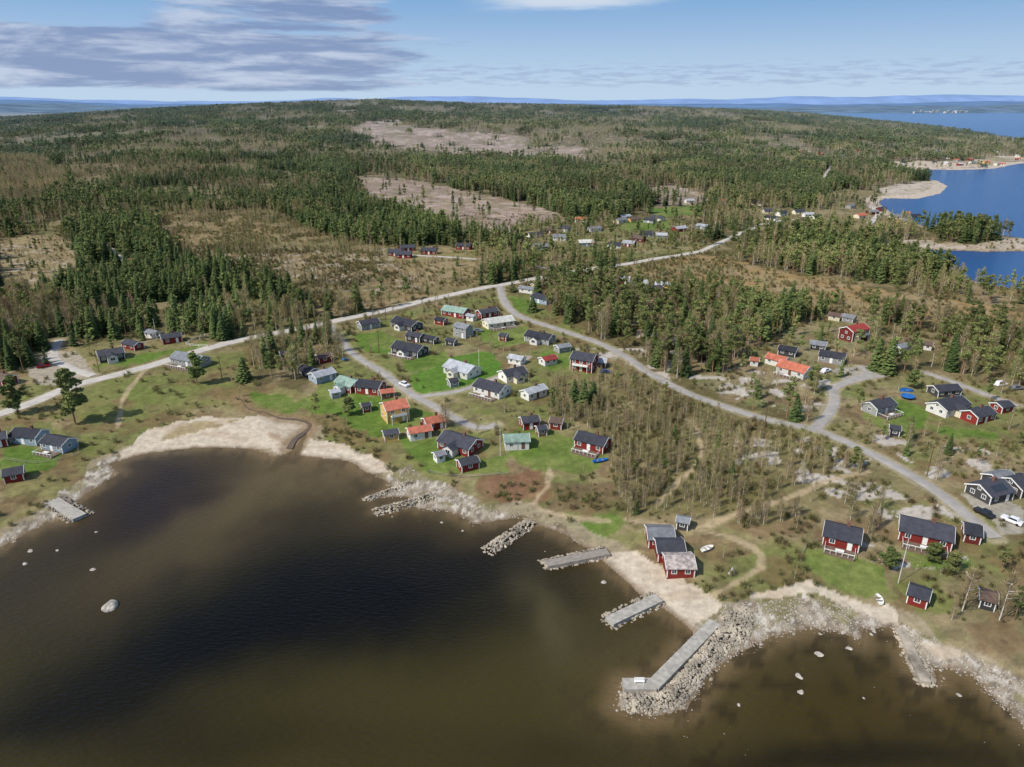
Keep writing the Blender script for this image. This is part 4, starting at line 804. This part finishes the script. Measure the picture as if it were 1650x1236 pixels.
for l,a,b,h in (('white flagpole on the right lawn beside the small red playhouse',1447,940,11),('white flagpole near the white zigzag fence at the left',253,548,9),('white flagpole by the oval lawn',772,600,9),('white flagpole on the village shore lawn',806,735,9)): pole(l,a,b,h,False,'trim','flagpole','flagpole',.07)
def car(label,px,py,rz,paint,van=False):
    x,y,z=hit(px,py); t=thing('parked_car',label,'van' if van else 'car',(x,y,z),rz); hh=.55 if not van else .9
    mb=MB(); mb.prism([(-.88,.35),(.88,.35),(.9,.85),(.8,.98),(-.8,.98),(-.9,.85)],-2.2,2.2); top=1.0+hh; f=-1.9 if van else -1.5
    mb.add([(f,-.78,.98),(1.0,-.78,.98),(1.0,.78,.98),(f,.78,.98),(f+.3,-.65,top),(.5,-.65,top),(.5,.65,top),(f+.3,.65,top)],[(4,5,6,7),(0,1,5,4),(1,2,6,5),(2,3,7,6),(3,0,4,7)]); mb.link('body',M['c_'+paint],t)
    mb=MB(); mb.add([(1.01,-.7,1.02),(1.01,.7,1.02),(.56,.6,top-.05),(.56,-.6,top-.05)],[(0,1,2,3)]); mb.link('windscreen',M['glass'],t)
    for s in(-1,1):
        mb=MB(); mb.add([(f+.25,s*.785,1.04),(.85,s*.785,1.04),(.5,s*.675,top-.07),(f+.45,s*.675,top-.07)],[(0,1,2,3)]); mb.link('side_window',M['glass'],t)
        for xx in(-1.35,1.4): mb=MB(); mb.tube([(0,-.1,0),(0,.1,0)],[.33,.33],12); o=mb.link('wheel',M['rubber'],t); o.location=(xx,s*.8,.33)
for l,a,b,r_,p_,v in (('white van parked by the lane at the right edge',1612,622,.3,'white',True),('grey car parked at the right edge next to the white van',1637,628,.2,'grey',False),('black car on the gravel near the black cottage at the right',1585,830,2.0,'black',False),('white car parked on the gravel beyond the black cottage',1630,842,2.2,'white',False),('red car on the gravel parking at the left',70,592,.6,'red',False),('white car on the village road near the long red house',652,622,-.8,'white',False),('dark blue car parked beside the tall brown red house',975,602,.2,'blue',False),('white car parked by the orange roofed house',1330,600,.6,'white',False),('grey car parked near the pale roofed village house',770,535,.1,'grey',False)): car(l,a,b,r_,p_,v)
def boat(label,px,py,rz,mat,L=4.2):
    x,y,z=hit(px,py); t=thing('rowing_boat',label,'boat',(x,y,z+.05),rz); mb=MB(); st=[(-.5,.55),(-.25,.75),(.1,.72),(.35,.45),(.5,.03)]; v=[]
    for u,w in st: v+=[(u*L,-w,.6+.1*u),(u*L,-w*.55,0),(u*L,w*.55,0),(u*L,w,.6+.1*u)]
    f=[];
    for i in range(4):
        for j in range(3): a=i*4+j; f.append((a,a+4,a+5,a+1))
    f.append((0,1,2,3)); mb.add(v,f); mb.link('hull',M[mat],t)
    for u in(-.2,.12): mb=MB(); mb.box(u*L-.14,u*L+.14,-.66,.66,.42,.47); mb.link('thwart',M['wood'],t)
boat('small white rowing boat pulled up on the grass right of the boathouses',1140,886,.5,'trim',3.4); boat('white rowing boat on the grass at the foot of the right lawn',1415,968,1.4,'trim',3.0)
boat('blue rowing boat on the grass below the right red shore cottage',968,744,.3,'tarp',4.6)
def tent(label,px,py,nm,cat):
    x,y,z=hit(px,py); t=thing(nm,label,cat,(x,y,z),.4); t.scale=(.55,.55,.6)
    mb=MB(); mb.add([(-1.3,-.1,0),(1.3,-.1,0),(0,.2,3.2),(-1.1,1.4,0),(1.1,1.4,0)],[(0,1,2),(3,2,4),(0,2,3),(1,4,2)]); mb.link('cover',M['w_white'],t); mb=MB(); mb.tube([(0,.2,3.1),(0,.2,3.9)],[.05,.03],6); mb.link('mast',M['wood'],t)
tent('small pointed white cover standing on the ground right of the boathouses',1180,926,'boat_cover','boat cover')
def tramp(label,px,py):
    x,y,z=hit(px,py); t=thing('trampoline',label,'trampoline',(x,y,z)); mb=MB(); k=16; v=[(2*math.cos(2*math.pi*i/k),2*math.sin(2*math.pi*i/k),.85) for i in range(k)]; mb.add(v,[tuple(range(k))]); mb.link('mat',M['tarp'],t)
    mb=MB(); mb.tube([(2.1*math.cos(2*math.pi*i/k),2.1*math.sin(2*math.pi*i/k),.85) for i in range(k+1)],[.12]*(k+1),5); mb.link('rim',M['tarp'],t)
    for i in range(6): a=2*math.pi*i/6; mb=MB(); mb.tube([(2.1*math.cos(a),2.1*math.sin(a),0),(2.1*math.cos(a),2.1*math.sin(a),2.6)],[.04,.04],5); mb.link('net_post',M['metal'],t)
tramp('blue trampoline on the lawn left of the white gabled house',1462,642); 
for l,a,b,sx,sy,hh in (('blue tarpaulin covered heap behind the blue trampoline',1462,630,2.8,1.6,1.3),('blue tarpaulin covered boat by the village road bend',557,580,2.0,1.2,1.0)):
    x,y,z=hit(a,b); mb=MB(); v=rockv(rs,I2,sx,sy,hh); mb.add(v,I2[1]); o=mb.link('covered_heap',M['tarp'],None,label=l,category='tarpaulin'); o.location=(x,y,z)
def fence(label,pp,h=1.1,mat='trim',nm='fence'):
    W_=catmull([hit(*q) for q in pp],3); t=thing(nm,label,'fence',(0,0,0)); mb=MB()
    for (a,b) in W_[::1][:90]: z=float(h_at(a,b)); q=MB(); q.box(a-.06,a+.06,b-.06,b+.06,z-.3,z+h); q.link('post',M[mat],t)
    for k in(.45,.95):
        pts=[(a,b,float(h_at(a,b))+h*k) for a,b in W_]; q=MB(); q.tube(pts,[.05]*len(pts),4); q.link('rail',M[mat],t)
fence('white rail fence in a zigzag beside the main road at the left',[(322,548),(330,541),(300,556),(335,560)])
fence('low wooden fence around the left shore cottages',[(10,742),(60,748),(120,735),(130,712)],1,'wood'); fence('low fence between the winding road and the right cottages',[(1290,905),(1300,880),(1340,868)],1,'wood')
fence('white fence along the front of the village shore lawn',[(690,762),(740,770),(820,765)],.9,'wood')
# ------------------------------------------------------------------ world, sun, camera
el=R(46); sx_,sy_=-.84,-.54
w=bpy.data.worlds.new('World'); bpy.context.scene.world=w; w.use_nodes=True; nt=w.node_tree; N=nt.nodes.new;L=nt.links.new
bg=nt.nodes['Background']; sky=N('ShaderNodeTexSky'); sky.sky_type='NISHITA'; sky.sun_disc=False; sky.sun_elevation=el; sky.sun_rotation=math.atan2(sx_,sy_); sky.altitude=100; sky.air_density=1.0; sky.dust_density=.8; sky.ozone_density=1.5
def mth(op,a,b=None,c=None,clamp=False):
    n=N('ShaderNodeMath'); n.operation=op; n.use_clamp=clamp
    for i,q in enumerate((a,b,c)):
        if q is None: continue
        if isinstance(q,(int,float)): n.inputs[i].default_value=q
        else: L(q,n.inputs[i])
    return n.outputs[0]
def mrange(v,a,b,c=0.,d=1.):
    n=N('ShaderNodeMapRange'); n.interpolation_type='SMOOTHSTEP'; L(v,n.inputs['Value']); 
    for k,q in (('From Min',a),('From Max',b),('To Min',c),('To Max',d)): n.inputs[k].default_value=q
    return n.outputs['Result']
def mixn(f,a,b,bt='MIX'):
    n=N('ShaderNodeMix'); n.data_type='RGBA'; n.blend_type=bt; 
    if isinstance(f,(int,float)): n.inputs['Factor'].default_value=f
    else: L(f,n.inputs['Factor'])
    for k,q in (('A',a),('B',b)):
        if isinstance(q,(tuple,list,np.ndarray)): n.inputs[k].default_value=(*q[:3],1)
        else: L(q,n.inputs[k])
    return n.outputs['Result']
tc=N('ShaderNodeTexCoord'); sep=N('ShaderNodeSeparateXYZ'); L(tc.outputs['Generated'],sep.inputs[0]); ez=sep.outputs['Z']; ax=mth('DIVIDE',sep.outputs['X'],mth('MAXIMUM',sep.outputs['Y'],.05))
ST=.15
low=mixn(mrange(ez,0,.15),lin(190,212,234)/ST,lin(122,168,216)/ST)
base=mixn(mrange(ez,.2,.5),low,sky.outputs['Color'])
def cloudnoise(sx,sz,det,rough,dist=0.,off=0.):
    cb=N('ShaderNodeCombineXYZ'); L(mth('MULTIPLY',ax,sx),cb.inputs[0]); L(mth('MULTIPLY',ez,sz),cb.inputs[1]); cb.inputs[2].default_value=off
    nz=N('ShaderNodeTexNoise'); nz.inputs['Scale'].default_value=1; nz.inputs['Detail'].default_value=det; nz.inputs['Roughness'].default_value=rough; nz.inputs['Distortion'].default_value=dist; L(cb.outputs[0],nz.inputs['Vector']); return nz.outputs['Fac']
nf=cloudnoise(4.8,52.,10,.62,.2); nsh=cloudnoise(6.5,56.,9,.62,.2,4.); nsm=cloudnoise(26.,230.,6,.6)
left=mrange(ax,.08,-.30); left2=mth('MULTIPLY',mrange(ax,-.56,-.40),mrange(ax,-.10,-.2))
band1=mth('MULTIPLY',mth('MULTIPLY',mrange(ez,.006,.022),mrange(ez,.092,.070)),left); band2=mth('MULTIPLY',mth('MULTIPLY',mrange(ez,.062,.085),left2),.85)
bias=mth('ADD',mth('MULTIPLY',mth('MAXIMUM',band1,band2),.42),-.19)
cm=mrange(mth('ADD',nf,bias),.48,.66)
ccol=mixn(mrange(nsh,.42,.66),lin(128,147,186)/ST,lin(194,205,226)/ST); out=mixn(mth('MULTIPLY',cm,.84),base,ccol)
row=mth('MULTIPLY',mth('MULTIPLY',mrange(ez,.012,.024),mrange(ez,.058,.038)),mrange(ax,-.30,-.08)); cm2=mrange(mth('ADD',nsm,mth('MULTIPLY',row,.14)),.58,.74)
out=mixn(mth('MULTIPLY',mth('MULTIPLY',cm2,row),.6),out,lin(158,178,210)/ST)
top=mth('MULTIPLY',mth('MULTIPLY',mrange(ez,.092,.12),mrange(ax,-.08,.04)),mrange(ax,.24,.10)); cm3=mrange(mth('ADD',nsh,mth('MULTIPLY',top,.2)),.50,.76); out=mixn(mth('MULTIPLY',mth('MULTIPLY',cm3,top),.75),out,lin(228,234,242)/ST)
L(out,bg.inputs['Color']); bg.inputs['Strength'].default_value=ST
sn=bpy.data.lights.new('sun','SUN'); sn.energy=4.2; sn.angle=R(.5); sn.color=(1,.955,.89); so=bpy.data.objects.new('sun',sn); C.objects.link(so)
from mathutils import Vector
dv=Vector((sx_*math.cos(el),sy_*math.cos(el),math.sin(el))); so.rotation_euler=dv.to_track_quat('Z','Y').to_euler(); so.location=(0,0,300)
cam=bpy.data.cameras.new('camera'); cam.sensor_width=36; cam.lens=36*F/1650; cam.clip_start=1; cam.clip_end=120000; oc=bpy.data.objects.new('camera',cam); C.objects.link(oc); oc.location=(0,0,H); oc.rotation_euler=(math.pi/2-P,0,0); bpy.context.scene.camera=oc
sc_=bpy.context.scene; sc_.view_settings.view_transform='Standard'; sc_.view_settings.look='None'; sc_.view_settings.exposure=0
print('done',time.time()-T0)
